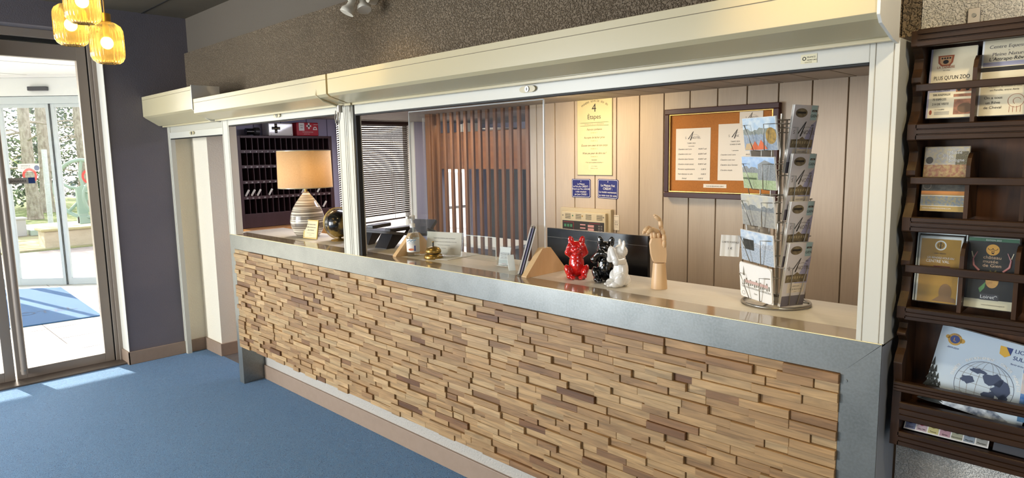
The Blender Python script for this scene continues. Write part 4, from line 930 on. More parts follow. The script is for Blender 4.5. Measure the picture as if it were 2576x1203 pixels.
g.text('213', -2.481, 1.110, .012, INK).text('07:58', -2.481, 1.092, .011, INK).text('02 38', -2.481, 1.078, .007, INKG); g.build('slip', t)
# cork board
t = thing('cork_board', 'cork notice board in a mahogany frame on the panelled wall', 'notice board', (0, 1.60, 0))
bl, br, bb, bt = -2.075, -1.392, 1.262, 1.775
bl, br, bb, bt = -2.114, -1.437, 1.288, 1.801
bl -= -.0 ; 
g = G().box(bl + .03, br - .03, .015, .037, bb + .03, bt - .03, CORK); g.build('cork_panel', t)
g = G()
for a, b, c, d in ((bl, br, bt - .03, bt), (bl, br, bb, bb + .03), (bl, bl + .03, bb + .03, bt - .03), (br - .03, br, bb + .03, bt - .03)): g.box(a, b, 0, .037, c, d, MAHOG)
for a, b, c, d in ((bl + .028, br - .028, bt - .038, bt - .030), (bl + .028, br - .028, bb + .030, bb + .038), (bl + .030, bl + .038, bb + .03, bt - .03), (br - .038, br - .03, bb + .03, bt - .03)): g.box(a, b, .004, .03, c, d, GOLD)
g.build('frame', t, .003)
def sheet(name, x, z, w_, h, lab, fn, y=1.6135, rot=0):
    t = thing(name, lab, 'notice', (0, 0, 0)); g = G(); g.T = frame((x, y, z), (1, 0, rot), (-rot, 0, 1)); g.box(0, w_, 0, h, -.0012, 0, PAPER); fn(g); g.build('sheet', t)
def tarif(rows, head):
    def fn(g):
        swoosh(g, .098, .238, .068); y = .21
        for s, sz in head: g.text(s, .1, y, sz, INK); y -= .016
        for (a, b, yy) in rows: g.text(a, .015, yy, .0115, INK, 'LEFT', shear=.25, sx=.93).text(b, .195, yy, .0115, INK, 'RIGHT', shear=.25, sx=.93)
    return fn
R1 = [('Chambre coté Loire', '74,00 € wifi', .176), ('Chambre coté cour', '60,00 € wifi', .148), ('Chambre dans l\'annexe', '55,00 € wifi', .119), ('Chambre simple (annx)', '50,00 € wifi', .090), ('Personne supplémentaire', '15,00 €', .061), ('Petit déjeuner en salle', '10,00 €', .033), ('         Animal', '10,00 €      ', .008)]
sheet('price_list', -2.043, 1.389, .219, .298, 'left white price list sheet pinned to the cork board', tarif(R1, (('TARIFS 2024', .010), ('2 personnes', .008))))
R2 = [('Chambre coté Loire', '84,00 €', .138), ('Chambre coté cour', '70,00 €', .110), ('Chambre dans l\'annexe', '65,00 €', .082), ('Chambre simple', '55,00 €', .053)]
sheet('price_list', -1.777, 1.392, .212, .31, 'right price list sheet on the cork board, partly behind the card rack', tarif(R2, (('TARIFS 2024', .010), ('SOIRÉE ÉTAPE', .010), ('', .01), ('1 personne', .009))))
sheet('small_notice', -1.655, 1.625, .13, .151, 'small notice at the top of the cork board above the postcards', lambda g: (swoosh(g, .062, .102, .05), g.text('Du lundi au dimanche', .065, .085, .0085, INK), g.rect(.01, .12, .068, .069, INKG), g.rect(.01, .09, .055, .056, INKG)), 1.6120)
sheet('tax_label', -1.863, 1.349, .14, .021, 'narrow white label strip low on the cork board', lambda g: g.text('TAXE DE SÉJOUR INCL. 0,80 €', .07, .006, .0085, INK, sx=.95), 1.6138, -.0)

# ------------------------------------------------------------------ postcard and leaflet carousel
AX, AY = -.880, .290
t = thing('card_carousel', 'chrome wire revolving stand of postcards and hotel leaflets on the counter', 'display rack', (AX, AY, 1.05))
g = G().tube([(.105 * math.cos(2 * PI * i / 40), .105 * math.sin(2 * PI * i / 40), .006) for i in range(40)], .0045, WIRE, 8, True)
for k in range(3): a = .5 + k * 2 * PI / 3; g.tube([(0, 0, .012), (.105 * math.cos(a), .105 * math.sin(a), .006)], .003, WIRE, 8)
g.cyl((0, 0, .006), .02, .02, WIRE, 20); g.build('base_ring', t)
G().cyl((0, 0, .02), .0055, .60, WIRE, 14).build('pole', t)
nA = Vector((-.385, -.923, 0)); nB = Vector((.923, -.385, 0)); nC = -nA; nD = -nB
g = G()
for z in (.16, .30, .44, .56):
    for n_ in (nA, nB, nC, nD): g.tube([(0, 0, z), tuple(n_ * .045 + Vector((0, 0, z)))], .0018, WIRE, 6)
for n_, dist in ((nA, .072), (nB, .052), (nC, .058), (nD, .075)):
    s_ = Vector((-n_.y, n_.x, 0))
    for k in (-.022, .022): g.tube([tuple(n_ * (dist - .012) + s_ * k + Vector((0, 0, .03))), tuple(n_ * (dist - .012) + s_ * k + Vector((0, 0, .60)))], .0018, WIRE, 6)
    for z in (.03, .36, .60): g.tube([tuple(n_ * (dist - .012) + s_ * -.022 + Vector((0, 0, z))), (0, 0, z), tuple(n_ * (dist - .012) + s_ * .022 + Vector((0, 0, z)))], .0018, WIRE, 6)
g.build('wire_frame', t)
def pocket(n_, dist, z, w_, h, depth=.034):
    s_ = Vector((-n_.y, n_.x, 0)); V = lambda a, b, c: tuple(n_ * (dist + a) + s_ * b + Vector((0, 0, c)))
    g = G(); hw = w_ / 2
    g.tube([V(-.012, -hw * 1.05, z + h), V(depth * .55, -hw * 1.12, z + h), V(depth + .010, -hw * .62, z + h), V(depth * .6, -hw * .35, z), V(-.008, -hw * .35, z - .004)], .0015, WIRE, 6)
    g.tube([V(-.012, hw * 1.05, z + h), V(depth * .55, hw * 1.12, z + h), V(depth + .010, hw * .62, z + h), V(depth * .6, hw * .35, z), V(-.008, hw * .35, z - .004)], .0015, WIRE, 6)
    g.tube([V(-.012, -hw * 1.05, z + h), V(-.012, hw * 1.05, z + h)], .0015, WIRE, 6)
    g.build('wire_pocket', t)
zA = [.505, .382, .262, .142, .022]
zB = [.448, .300, .152, .010]
for z in zA: pocket(nA, .072, z, .135, .080)
for z in zB: pocket(nB, .052, z, .098, .125)
for z in zA[:4]: pocket(nC, .058, z, .11, .085)
for z in (.43, .29, .14): pocket(nD, .075, z, .098, .12)
def pmat(name, c1, c2, sc=6, c3=None): return mat(name, c1, .3, var=(sc * 7, 1.0, (1, 1, 1), c2), var2=(sc * 20, .8, (1, 1, 1), c3) if c3 else None, spec=.6)
def card(n_, dist, z, w_, h, tilt, n, fn, name, lab, cat, group, roll=0, rcorner=0, thick=.0016):
    s_ = Vector((-n_.y, n_.x, 0)); up = (Vector((0, 0, 1)) + n_ * tilt).normalized(); rt = up.cross(n_).normalized()
    o = Vector((AX, AY, 1.05 + z)) + n_ * (dist + .006)
    M = frame(o, rt * math.cos(roll) + up * math.sin(roll), up * math.cos(roll) - rt * math.sin(roll))
    t = thing(name, lab, cat, group=group, M=M)
    for k in range(n):
        if k == n - 1: continue
        g = G().box(-w_ / 2 + .002 * (k % 2), w_ / 2 + .0015 * (k % 2), 0, h - .001 * (k % 3), (k - n) * thick, (k - n) * thick + thick * .8, PAPER2); g.build('card_behind', t)
    g = G()
    if rcorner:
        r = rcorner; pl = [(sx * (w_ / 2 - r) + r * math.cos(a), (h - r if sy > 0 else r) + r * math.sin(a)) for sx, sy, a0 in ((1, 1, 0), (-1, 1, 90), (-1, -1, 180), (1, -1, 270)) for a in [math.radians(a0 + k * 22.5) for k in range(5)]]
        g.prism(pl, -thick, 0, 'z', PAPER2)
    else: g.box(-w_ / 2, w_ / 2, 0, h, -thick, 0, PAPER2)
    fn(g, w_, h); g.build('front_card', t)
def scene_card(sky_, land, water, extra=None):
    def fn(g, w_, h):
        g.rect(-w_ / 2 + .001, w_ / 2 - .001, h * .55, h - .001, sky_, .0003); g.rect(-w_ / 2 + .001, w_ / 2 - .001, h * .001, h * .55, water, .0003)
        rnd = random.Random(len(sky_.name)); pts = [(-w_ / 2 + .001, h * .5)] + [(-w_ / 2 + .001 + (w_ - .002) * i / 14, h * (.58 + rnd.uniform(0, .14))) for i in range(15)] + [(w_ / 2 - .001, h * .5)]
        g.quad([(a, b, .0005) for a, b in pts], land)
        if extra: extra(g, w_, h)
    return fn
SKY1 = pmat('postcard_sky', '9DB7CC', 'C8D2D4'); SKY2 = pmat('postcard_blue_sky', '8FB0D6', 'B6CCE0'); SKY3 = pmat('postcard_dusk_sky', 'B0B0AC', 'C9C0A6'); SKY4 = pmat('postcard_cloud_sky', 'A8BCD0', 'DDE2E4')
LAND1 = pmat('postcard_town', '7E8478', '56605C', 60); LAND2 = pmat('postcard_castle', '8C8F8E', '5F6668', 60); LAND3 = pmat('postcard_bank', '6F7476', '8A8C88', 30); LAND4 = pmat('postcard_ruins', 'C8CCD0', '8A929C', 40)
WAT1 = pmat('postcard_river', '6F8094', '8C98A4', 20); GRS = pmat('postcard_grass', '8FA070', 'A9B48A', 20); WAT3 = pmat('postcard_grey_river', 'A49F92', '8D8B86', 16); WAT4 = pmat('postcard_foam', 'B8C0C8', '98A4B0', 30)
ORG = mat('orange_print_tent', 'D8622C', .4); YEL = mat('ochre_tree_print', 'B08A3A', .5, var=(80, .8, (1, 1, 1), '6E5A2A')); DKP = mat('dark_photo_print', '26241E', .4, var=(80, .6, (1, 1, 1), '4A4840'))
def ex1(g, w_, h):
    g.quad([(-.045, .002, .0008), (-.022, .03, .0008), (-.002, .002, .0008)], ORG).quad([(-.016, .002, .0009), (.004, .034, .0009), (.03, .004, .0009)], ORG).quad([(-.07, .002, .0007), (-.06, .022, .0007), (-.035, .024, .0007), (-.03, .002, .0007)], mat('sand_print', 'C8A878', .5)).disc(.048, .045, .022, YEL, .0008, ry=.026)
    for i in range(5): g.disc(-.058 + i * .018, .055, .006, LAND1, .0008)
def ex2(g, w_, h):
    g.rect(-.07, -.01, .03, .036, mat('dark_hedge_print', '50603A', .5), .0007); g.quad([(-.005, .03, .0008), (0, .08, .0008), (.03, .094, .0008), (.072, .08, .0008), (.072, .03, .0008)], LAND2)
def ex4(g, w_, h): g.rect(-.06, -.012, .04, .085, DKP, .0008).rect(-.06, -.012, .075, .085, SKY4, .0009)
SEP = mat('sepia_line', '7A7464', .6)
def ex5(g, w_, h):
    g.quad([(-.055, .075, .0005), (-.050, .108, .0005), (-.046, .075, .0005)], SEP); g.rect(-.045, .055, .052, .062, mat('faint_pink_print', 'C4A49A', .6), .0006)
    for i in range(14): g.rect(-.06 + i * .009, -.0545 + i * .009, .042 + (i % 3) * .002, .056 + (i * 7 % 5) * .003, SEP, .0005)
    for i in range(20): g.rect(-.062 + i * .0065, -.059 + i * .0065, .036, .040, SEP, .0005)
    g.rect(-.06, .068, .034, .0352, SEP, .0005); g.text('Gien', .0, .018, .008, SEP, z=.0006); g.ring(-.055, .014, .006, .007, SEP, .0006)
PG = 'postcards in the carousel'
card(nA, .077, .505, .142, .104, .16, 5, scene_card(SKY1, LAND1, WAT1, ex1), 'postcard', 'top postcard pile, river town with orange tents, in the carousel', 'postcard', PG)
card(nA, .077, .382, .142, .104, .16, 4, scene_card(SKY2, LAND2, GRS, ex2), 'postcard', 'second postcard from the top, castle behind a lawn under blue sky', 'postcard', PG, roll=-.02)
card(nA, .077, .262, .142, .102, .16, 4, scene_card(SKY3, LAND3, WAT3), 'postcard', 'third postcard from the top, grey river at dusk', 'postcard', PG, roll=-.03)
card(nA, .077, .142, .142, .104, .16, 3, scene_card(SKY4, LAND4, WAT4, ex4), 'postcard', 'fourth postcard from the top, cloudy sky with a dark inset photo', 'postcard', PG, roll=-.06)
card(nA, .079, .020, .140, .118, .14, 4, ex5, 'postcard', 'lowest card in the carousel, cream with rounded corners and a town sketch', 'postcard', PG, roll=-.05, rcorner=.012)
t2 = thing('price_tag', 'small crumpled paper tag reading CARTE POSTALE hung left of the carousel', 'tag', M=frame((-1.040, .205, 1.205), (.80, .55, -.05), (.02, .02, 1)))
g = G(); n = 10; vs = []; fs = []
for i in range(n + 1):
    for j in range(2): vs.append((-.0 + .062 * i / n, .072 * j, .0016 * math.sin(i * 1.9)))
for i in range(n): fs.append((2 * i, 2 * i + 2, 2 * i + 3, 2 * i + 1))
g.add(vs, fs, PAPER2, True).add([(a, b, c - .0012) for a, b, c in vs], fs, PAPER2, True); g.text('CARTE POSTALE', .031, .046, .0078, INK, z=.003, sx=.95).text('1 €', .031, .024, .011, INK, z=.003); g.build('paper', t2)
G().tube([(.05, .035, -.004), (.09, .03, -.006)], .0015, WIRE, 6).build('clip', t2)
def leaflet(g, w_, h):
    LB = mat('leaflet_lilac', 'A6A6C8', .5); LG = mat('leaflet_grey', 'D0CCD0', .5); SP = mat('sepia_photo', '5E5340', .4, var=(70, .8, (1, 1, 1), '8A7C60'))
    g.quad([(-w_ / 2, 0, .0003), (w_ / 2, 0, .0003), (w_ / 2, h, .0003), (-w_ / 2, h, .0003)], LG); g.quad([(-.005, h * .36, .0005), (w_ / 2, h * .36, .0005), (w_ / 2, h - .045, .0005), (.03, h - .06, .0005)], LB)
    g.disc(-.018, h - .024, .024, SP, .0007, 28, .014); g.rect(-.036, .0, h - .026, h - .020, INK, .0008)
    g.rect(.020, .045, h - .045, h, mat('leaflet_sky_blue', 'A9C8D0', .35), .0006).rect(.024, .044, h - .020, h - .014, INK, .0009).text('HÔTEL', .034, h - .0195, .005, INKW, z=.001, sx=.9).text('GIEN', .034, h - .036, .012, INK, z=.0009)
    swoosh(g, -.006, h - .088, .062); g.text('**', .034, h - .068, .014, INK, z=.001)
    g.quad([(-.045, h - .130, .0007), (.045, h - .130, .0007), (.045, h - .105, .0007), (.012, h - .104, .0007), (0, h - .096, .0007), (-.012, h - .104, .0007), (-.045, h - .105, .0007)], SP)
    for i in range(8): g.rect(-.038 + i * .010, -.033 + i * .010, h - .118, h - .110, mat('sepia_light', 'A89A78', .4), .0009)
    g.rect(-.032, .04, h - .165, h - .134, PAPER, .0006).text('45000 GIEN', .004, h - .145, .006, INKG, z=.0009).text('Tél. 02 38 67 61 46', .004, h - .156, .007, INK, z=.0009, sx=.9).text('s4notel', .004, h - .163, .004, INKG, z=.0009)
    g.rect(-w_ / 2, w_ / 2, .0, .035, mat('leaflet_dusk', '6E6A74', .4), .0006)
LGp = 'hotel leaflets in the carousel'
for z, nm in zip((.432, .284, .136, .006), ('top', 'second', 'third', 'lowest')):
    card(nB, .060, z, .098, .210, .14, 6, leaflet, 'hotel_leaflet', nm + ' pile of lilac hotel leaflets down the right side of the carousel', 'leaflet', LGp, roll=-.02)
card(nC, .060, .47, .10, .15, .25, 3, lambda g, w_, h: g.rect(-w_ / 2, w_ / 2, 0, h, PAPER, .0003), 'blank_card', 'plain pale cards in the top rear pocket of the carousel', 'card', 'plain cards at the rear')
card(nD, .070, .45, .10, .16, .2, 3, lambda g, w_, h: g.rect(-w_ / 2, w_ / 2, 0, h, PAPER2, .0003), 'blank_card', 'plain white cards hanging behind the carousel pole, high up', 'card', 'plain cards at the rear')
card(nD, .070, .16, .10, .16, .2, 3, lambda g, w_, h: g.rect(-w_ / 2, w_ / 2, 0, h, PAPER2, .0003), 'blank_card', 'plain white cards hanging behind the carousel pole, low down', 'card', 'plain cards at the rear')

# ------------------------------------------------------------------ wall mounted brochure shelf
SX = -.462; SXR = .34; YF = .040; YB = .168
t = thing('brochure_shelf', 'dark oak wall shelf with scalloped side and slats holding brochures', 'shelf', (0, 0, 0))
def scallop(z0, z1):
    return [(YF + .008, z0), (YF + .026, z0 + (z1 - z0) * .14), (YF + .034, z0 + (z1 - z0) * .35), (YF + .022, z0 + (z1 - z0) * .50), (YF + .012, z0 + (z1 - z0) * .53), (YF + .012, z0 + (z1 - z0) * .6), (YF + .026, z0 + (z1 - z0) * .72), (YF + .032, z0 + (z1 - z0) * .86), (YF + .008, z1)]
prof = [(YB, .776), (YF, .776), (YF, .835), (YF + .006, .95), (YF - .004, 1.0)] + scallop(1.02, 1.115) + [(YF, 1.118), (YF, 1.15)] + scallop(1.16, 1.34) + [(YF, 1.345), (YF, 1.38)] + scallop(1.39, 1.57) + [(YF, 1.573), (YF, 1.613)] + scallop(1.62, 1.798) + [(YF - .01, 1.80), (YF - .01, 1.837), (YB, 1.837)]
G().prism(prof, SX, SX + .020, 'x', SHELFW_V).build('side_panel', t, .002)
G().prism(prof, SXR - .020, SXR, 'x', SHELFW_V).build('side_panel', t, .002)
bx('back_panel', SX + .02, SXR - .02, YB - .010, YB, .78, 1.835, SHELFB, t)
def moulded(z0, z1, y=YF, xo=0.0):
    h = z1 - z0; g = G(); pr = [(y + .02, z0), (y + .002, z0), (y, z0 + .002), (y, z0 + h * .30), (y + .003, z0 + h * .33), (y + .003, z0 + h * .37), (y - .001, z0 + h * .40), (y - .001, z0 + h * .62), (y + .003, z0 + h * .65), (y + .003, z0 + h * .69), (y, z0 + h * .72), (y, z1 - .002), (y + .002, z1), (y + .02, z1)]
    return g.prism(pr, SX + .018 + xo, SXR - .018 - xo, 'x', SHELFW)
moulded(1.798, 1.840, YF - .012, -.004).build('cornice', t)
bx('top_board', SX + .018, SXR - .018, YF, YB - .01, 1.815, 1.837, SHELFW, t)
for a, b in ((1.573, 1.613), (1.344, 1.381), (1.115, 1.148)):
    moulded(a, b).build('shelf_front', t); bx('shelf_board', SX + .02, SXR - .02, YF + .02, YB - .01, a, a + .012, SHELFW, t)
moulded(.846, .895).build('shelf_front', t); bx('shelf_board', SX + .02, SXR - .02, YF + .02, YB - .01, .86, .872, SHELFW, t)
moulded(.776, .815).build('shelf_front', t); bx('shelf_board', SX + .02, SXR - .02, YF + .02, YB - .01, .776, .788, SHELFW, t)
for a, b in ((1.692, 1.710), (1.464, 1.482), (1.239, 1.259)): bx('retaining_rail', SX + .012, SXR - .012, YF + .002, YF + .012, a, b, SHELFW, t, .002)
moulded(.924, .950, YF - .006, -.014).build('retaining_rail', t)
DP = .1085
for row in ((1.613, 1.770), (1.381, 1.54), (1.148, 1.32)):
    for k in range(1, 7):
        x = SX + .018 + k * DP; z0, z1 = row
        pr = [(YF + .014, z0), (YF + .014, z1 - .03), (YF + .022, z1 - .012), (YF + .040, z1), (YF + .060, z1 + .002), (YB - .01, z1 + .002), (YB - .01, z0)]
        G().prism(pr, x, x + .009, 'x', SHELFW_V).build('divider', t, .001)
for x in (-.36, .1):
    tt = G().box(x - .013, x + .013, YB - .008, YB, 1.83, 1.895, WIRE).cyl((x, YB - .008, 1.877), .005, -.003, STEEL, 12, 'y').cyl((x, YB - .008, 1.852), .005, -.003, STEEL, 12, 'y')
    tt.build('wall_bracket', t, .001)
def brochure(k, z0, w_, h, lab, fn, name='brochure', lean=.14, n=3, x=None, roll=0, y=None, acryl=False):
    xc = (SX + .018 + (k + .5) * DP + .004) if x is None else x
    M = frame((xc, (YF + .042) if y is None else y, z0 + .014), (math.cos(roll), 0, math.sin(roll)), (-math.sin(roll), lean, math.cos(roll)))
    t = thing(name, lab, 'brochure', M=M); g = G().box(-w_ / 2, w_ / 2, 0, h, -.003 * n, 0, PAPER2); fn(g, w_, h); g.build('cover', t)
    for i in range(1, n): G().box(-w_ / 2 - .0008 * i, w_ / 2 - .0008 * i, 0, h + .001 * i, -.003 * n - .002 * i, -.003 * n - .002 * i + .0018, PAPER2).build('copy_behind', t)
    if acryl:
        G().box(-w_ / 2 - .005, w_ / 2 + .004, -.002, h + .010, .001, .0025, ACRYL).box(-w_ / 2 - .005, -w_ / 2 - .003, 0, h + .01, -.012, .002, ACRYL_EDGE).box(-w_ / 2 - .005, w_ / 2 + .004, h + .006, h + .010, -.010, .002, ACRYL_EDGE).build('acrylic_sleeve', t)
    return t
BEI = mat('beige_leaflet', 'DCCFAE', .4); BRN = mat('rust_print', '9A4A24', .5)
def f_zoo(g, w, h):
    g.rect(-w / 2 + .004, w / 2, 0, h, BEI, .0003).rect(-w / 2, -w / 2 + .004, 0, h, mat('lilac_edge', 'A8A4B4', .5), .0003)
    g.quad([(-.032, h - .018, .0006), (.002, h - .018, .0006), (.000, h - .036, .0006), (-.006, h - .044, .0006), (-.024, h - .044, .0006), (-.031, h - .036, .0006)], BRN).quad([(-.028, h - .021, .0008), (-.002, h - .021, .0008), (-.004, h - .035, .0008), (-.008, h - .041, .0008), (-.022, h - .041, .0008), (-.027, h - .035, .0008)], mat('tan_print', 'C89A6A', .5))
    g.disc(-.015, h - .034, .006, INK, .001, 16, .005)
    for i in range(4): g.disc(-.023 + i * .0055, h - .025, .0022, INK, .001, 10)
    g.text('LA TANIÈRE', -.014, h - .050, .0088, BRN, z=.0011, sx=.8).text('zoo refuge', -.012, h - .056, .0035, INKG, z=.001)
    g.text('PLUS QU\'UN ZOO', .0, h - .078, .0135, INK, z=.001, sx=.68)
    g.rect(-w / 2 + .004, w / 2, h - .108, h - .094, mat('lilac_edge', 'A8A4B4', .5), .0004)
    for i, s in enumerate(('14 HECTARES', '500 ANIMAUX', '70 ESPÈCES', '2 H DE VISITE')): g.text(s, -.036 + .002 * 0, h - .106 - i * .0115, .0076, INK, 'LEFT', .001, .78)
    PH = mat('ape_skin_photo', 'A87050', .5, var=(60, .8, (1, 1, 1), '5E4030'))
    for a in ((.012, .046, h - .110, h - .096), (.008, .046, h - .122, h - .115), (.010, .046, h - .165, h - .128)): g.rect(*a, PH, .0007)
    g.disc(.018, h - .104, .004, INK, .001).disc(.036, h - .104, .004, INK, .001).disc(.034, h - .150, .016, mat('fur_brown', '6E5238', .6), .0008, ry=.012)
    g.disc(-.038, h - .158, .003, BRN, .0008, ry=.006); g.text('LA TANIÈRE', -.030, h - .153, .004, INK, 'LEFT', .001)
    for i in range(3): g.rect(-.030, .002, h - .158 - i * .003, h - .157 - i * .003, INKG, .001)
brochure(0, 1.613, .096, .172, 'pale zoo brochure with a paw badge in the top left slot of the shelf', f_zoo)
def f_eq(g, w, h):
    g.rect(-w / 2 + .004, w / 2, 0, h, BEI, .0003).rect(-w / 2 + .004, w / 2, h - .062, h - .052, mat('lilac_edge', 'A8A4B4', .5), .0004).rect(-w / 2, w / 2, h - .074, h - .064, INK, .0004)
    g.text('Centre Equestre', .002, h - .020, .0115, INKG, z=.001, shear=.12).text('de', .002, h - .027, .004, INKG).text('Pleine Nature', .002, h - .038, .0115, INKG, z=.001, shear=.12).text('L\'Attrape-Rêve', .0, h - .049, .0115, INK, z=.001, shear=.12)
    for i, (s, z) in enumerate((('CHEVAUX et PONEYS - en pleine nature', .0046), ('ENFANTS tous âges - ADULTES', .0052), ('Tous niveaux, de l\'initiation au travail', .0044), ('en Famille, entre Amis', .0062))): g.text(s, .0, h - .094 - i * .0088, z, INK, z=.001, shear=.1)
    for i, s in enumerate(('On a tous', 'un Rêve', 'de Cheval')): g.text(s, -.020, h - .139 - i * .0115, .0088, INK, z=.001)
    g.ring(.024, h - .145, .015, .0158, BRN, .0008, 28).ring(.026, h - .146, .007, .0078, BRN, .0008, 20, .3, 4.2)
    for i in range(4): g.rect(.012 + i * .007, .0128 + i * .007, h - .172, h - .158, BRN, .0008)
brochure(1, 1.613, .100, .178, 'riding centre leaflet Centre Equestre in the second slot of the top shelf', f_eq, lean=.12)
def f_mus(g, w, h):
    g.rect(-w / 2, w / 2, 0, h, mat('ochre_print', 'A88C4C', .3), .0003)
    g.rect(-w / 2 + .001, w / 2 - .001, h - .075, h - .001, pmat('painting_print_sky', 'A8A4A0', 'C4B68E', 20), .0005); g.rect(-w / 2 + .001, w / 2 - .001, h - .075, h - .045, pmat('painting_print_field', '8E5A44', 'A89060', 20), .0007)
    g.disc(-.036, h - .034, .008, DKP, .0009, ry=.009).rect(.020, .046, h - .045, h - .012, pmat('painting_tree', '4E4A3A', '7E7450', 60), .0008)
    g.rect(.002, .003, h - .035, h - .010, PAPER2, .001)
    for i, s in enumerate(('Musée', 'de', 'Sologne')): g.text(s, .005, h - .018 - i * .0095, .0105, PAPER2, 'LEFT', .0012)
    g.ring(-.012, h - .024, .006, .007, PAPER2, .001)
    g.rect(-w / 2, w / 2, h - .112, h - .078, mat('dark_photo_print', '26241E'), .0006).ring(-.036, h - .098, .008, .009, INKG, .0009)
    g.rect(-w / 2, w / 2, h - .120, h - .111, mat('orange_band', 'B4742C', .4), .0007).rect(-w / 2, w / 2, h - .148, h - .122, pmat('village_print', '6E7A84', '9A8E62', 30), .0007).rect(-w / 2, w / 2, h - .1235, h - .1222, PAPER2, .0009).rect(-w / 2, w / 2, h - .1485, h - .1475, PAPER2, .0009)
    g.text('WWW.MUSEEDESOLOGNE.COM', -.012, h - .156, .0042, PAPER2, z=.001)
brochure(0, 1.381, .096, .162, 'glossy museum brochure with a painted landscape in the left slot of the second shelf', f_mus, lean=.12)
GLD = mat('glossy_gold_print', 'B4862E', .16, var=(14, .6, (1, 1, 1), '9A6E22'), spec=.9)
def f_gold(g, w, h):
    g.rect(-w / 2 + .004, w / 2 - .004, .0, h - .006, GLD, .0003).rect(-w / 2 + .004, w / 2 - .004, h - .088, h - .076, mat('brown_band', '5A3A20', .4), .0006).rect(-.012, .024, h - .088, h - .074, mat('maroon_box', '5E1418', .4), .0008)
    g.disc(.0, h - .022, .0125, PAPER2, .0006, 28).disc(0, h - .022, .0095, GLD, .0008, 28); g.rect(-.001, .001, h - .030, h - .014, INK, .001).ring(0, h - .022, .005, .006, INK, .001, 20)
    g.text('GIEN / BRIARE', .0, h - .044, .0042, INK, z=.001).text('LES RENDEZ-VOUS DU', .002, h - .056, .0068, PAPER2, z=.001, sx=.85).text('CENTRE VAL', -.004, h - .066, .0105, PAPER2, z=.001, sx=.85).text('SAISON', .006, h - .085, .0085, PAPER2, z=.001).rect(-.008, .02, h - .0868, h - .0862, RED, .001)
    g.disc(.018, .028, .014, mat('gold_shade_print', '7E5418', .4), .0007, ry=.022).quad([(-.01, .004, .0008), (.01, .022, .0008), (.04, .014, .0008), (.042, .004, .0008)], mat('gold_shade_print', '7E5418'))
brochure(0, 1.148, .094, .168, 'shiny gold season brochure in a clear sleeve, left slot of the third shelf', f_gold, lean=.12, acryl=True)
def f_chat(g, w, h):
    K = mat('black_cover', '1A191E', .3); P_ = mat('pink_print', 'B07878', .5)
    g.rect(-w / 2, w / 2, .022, h - .008, K, .0003).rect(-w / 2, w / 2, h - .008, h, mat('green_band', '3E6A4A', .4), .0005).rect(-w / 2, w / 2, 0, .022, BEI, .0004).text('ÉDITION 2023', .0, h - .0065, .005, PAPER2, z=.001)
    g.disc(0, h - .028, .0135, mat('ochre_disc', 'D89A34', .4), .0006, 28).ring(-.005, h - .024, .004, .005, K, .001, 16, PI, 2 * PI).ring(.005, h - .024, .004, .005, K, .001, 16, PI, 2 * PI).rect(-.002, .003, h - .038, h - .036, K, .001).ring(.0005, h - .033, .002, .003, K, .001, 12)
    for s, y in (('château', .050), ('musée', .060), ('de Gien', .070)): g.text(s, -.018, h - y, .0108, mat('peach_ink', 'D8B48C', .5), 'LEFT', .001, 1.1)
    for sx in (-1, 1):
        pts = [(sx * .024, h - .080), (sx * .036, h - .068), (sx * .038, h - .052), (sx * .030, h - .034)]
        g.tube([(a, b, .0008) for a, b in pts], [.003, .003, .0022, .001], P_, 6).tube([(sx * .037, h - .052, .0008), (sx * .042, h - .034, .0008)], .0012, BEI, 6)
    g.disc(.004, .068, .013, mat('ochre_vase', 'C8964A', .4, var=(60, .7, (1, 1, 1), '8A5A34')), .0007, ry=.017).quad([(-.004, .082, .0009), (-.002, .096, .0009), (.004, .088, .0009), (.010, .097, .0009), (.012, .082, .0009)], mat('olive_print', '6E6438', .5)).quad([(-.022, .048, .0008), (-.008, .066, .0008), (-.010, .050, .0008), (-.018, .038, .0008)], mat('leaf_print', '4E8044', .5))
    g.rect(-.018, .020, .021, .036, mat('charcoal_box', '38343A', .4), .0008).text('Loiret', -.003, .025, .0115, PAPER2, z=.0012); g.ring(.014, .030, .002, .003, PAPER2, .001, 10, 0, PI)
    g.text('www.chateaumuseegien.fr', .01, .008, .0045, INKG, z=.001)
brochure(1, 1.148, .100, .172, 'black castle museum leaflet with antlers in the second slot of the third shelf', f_chat, lean=.12, acryl=True)
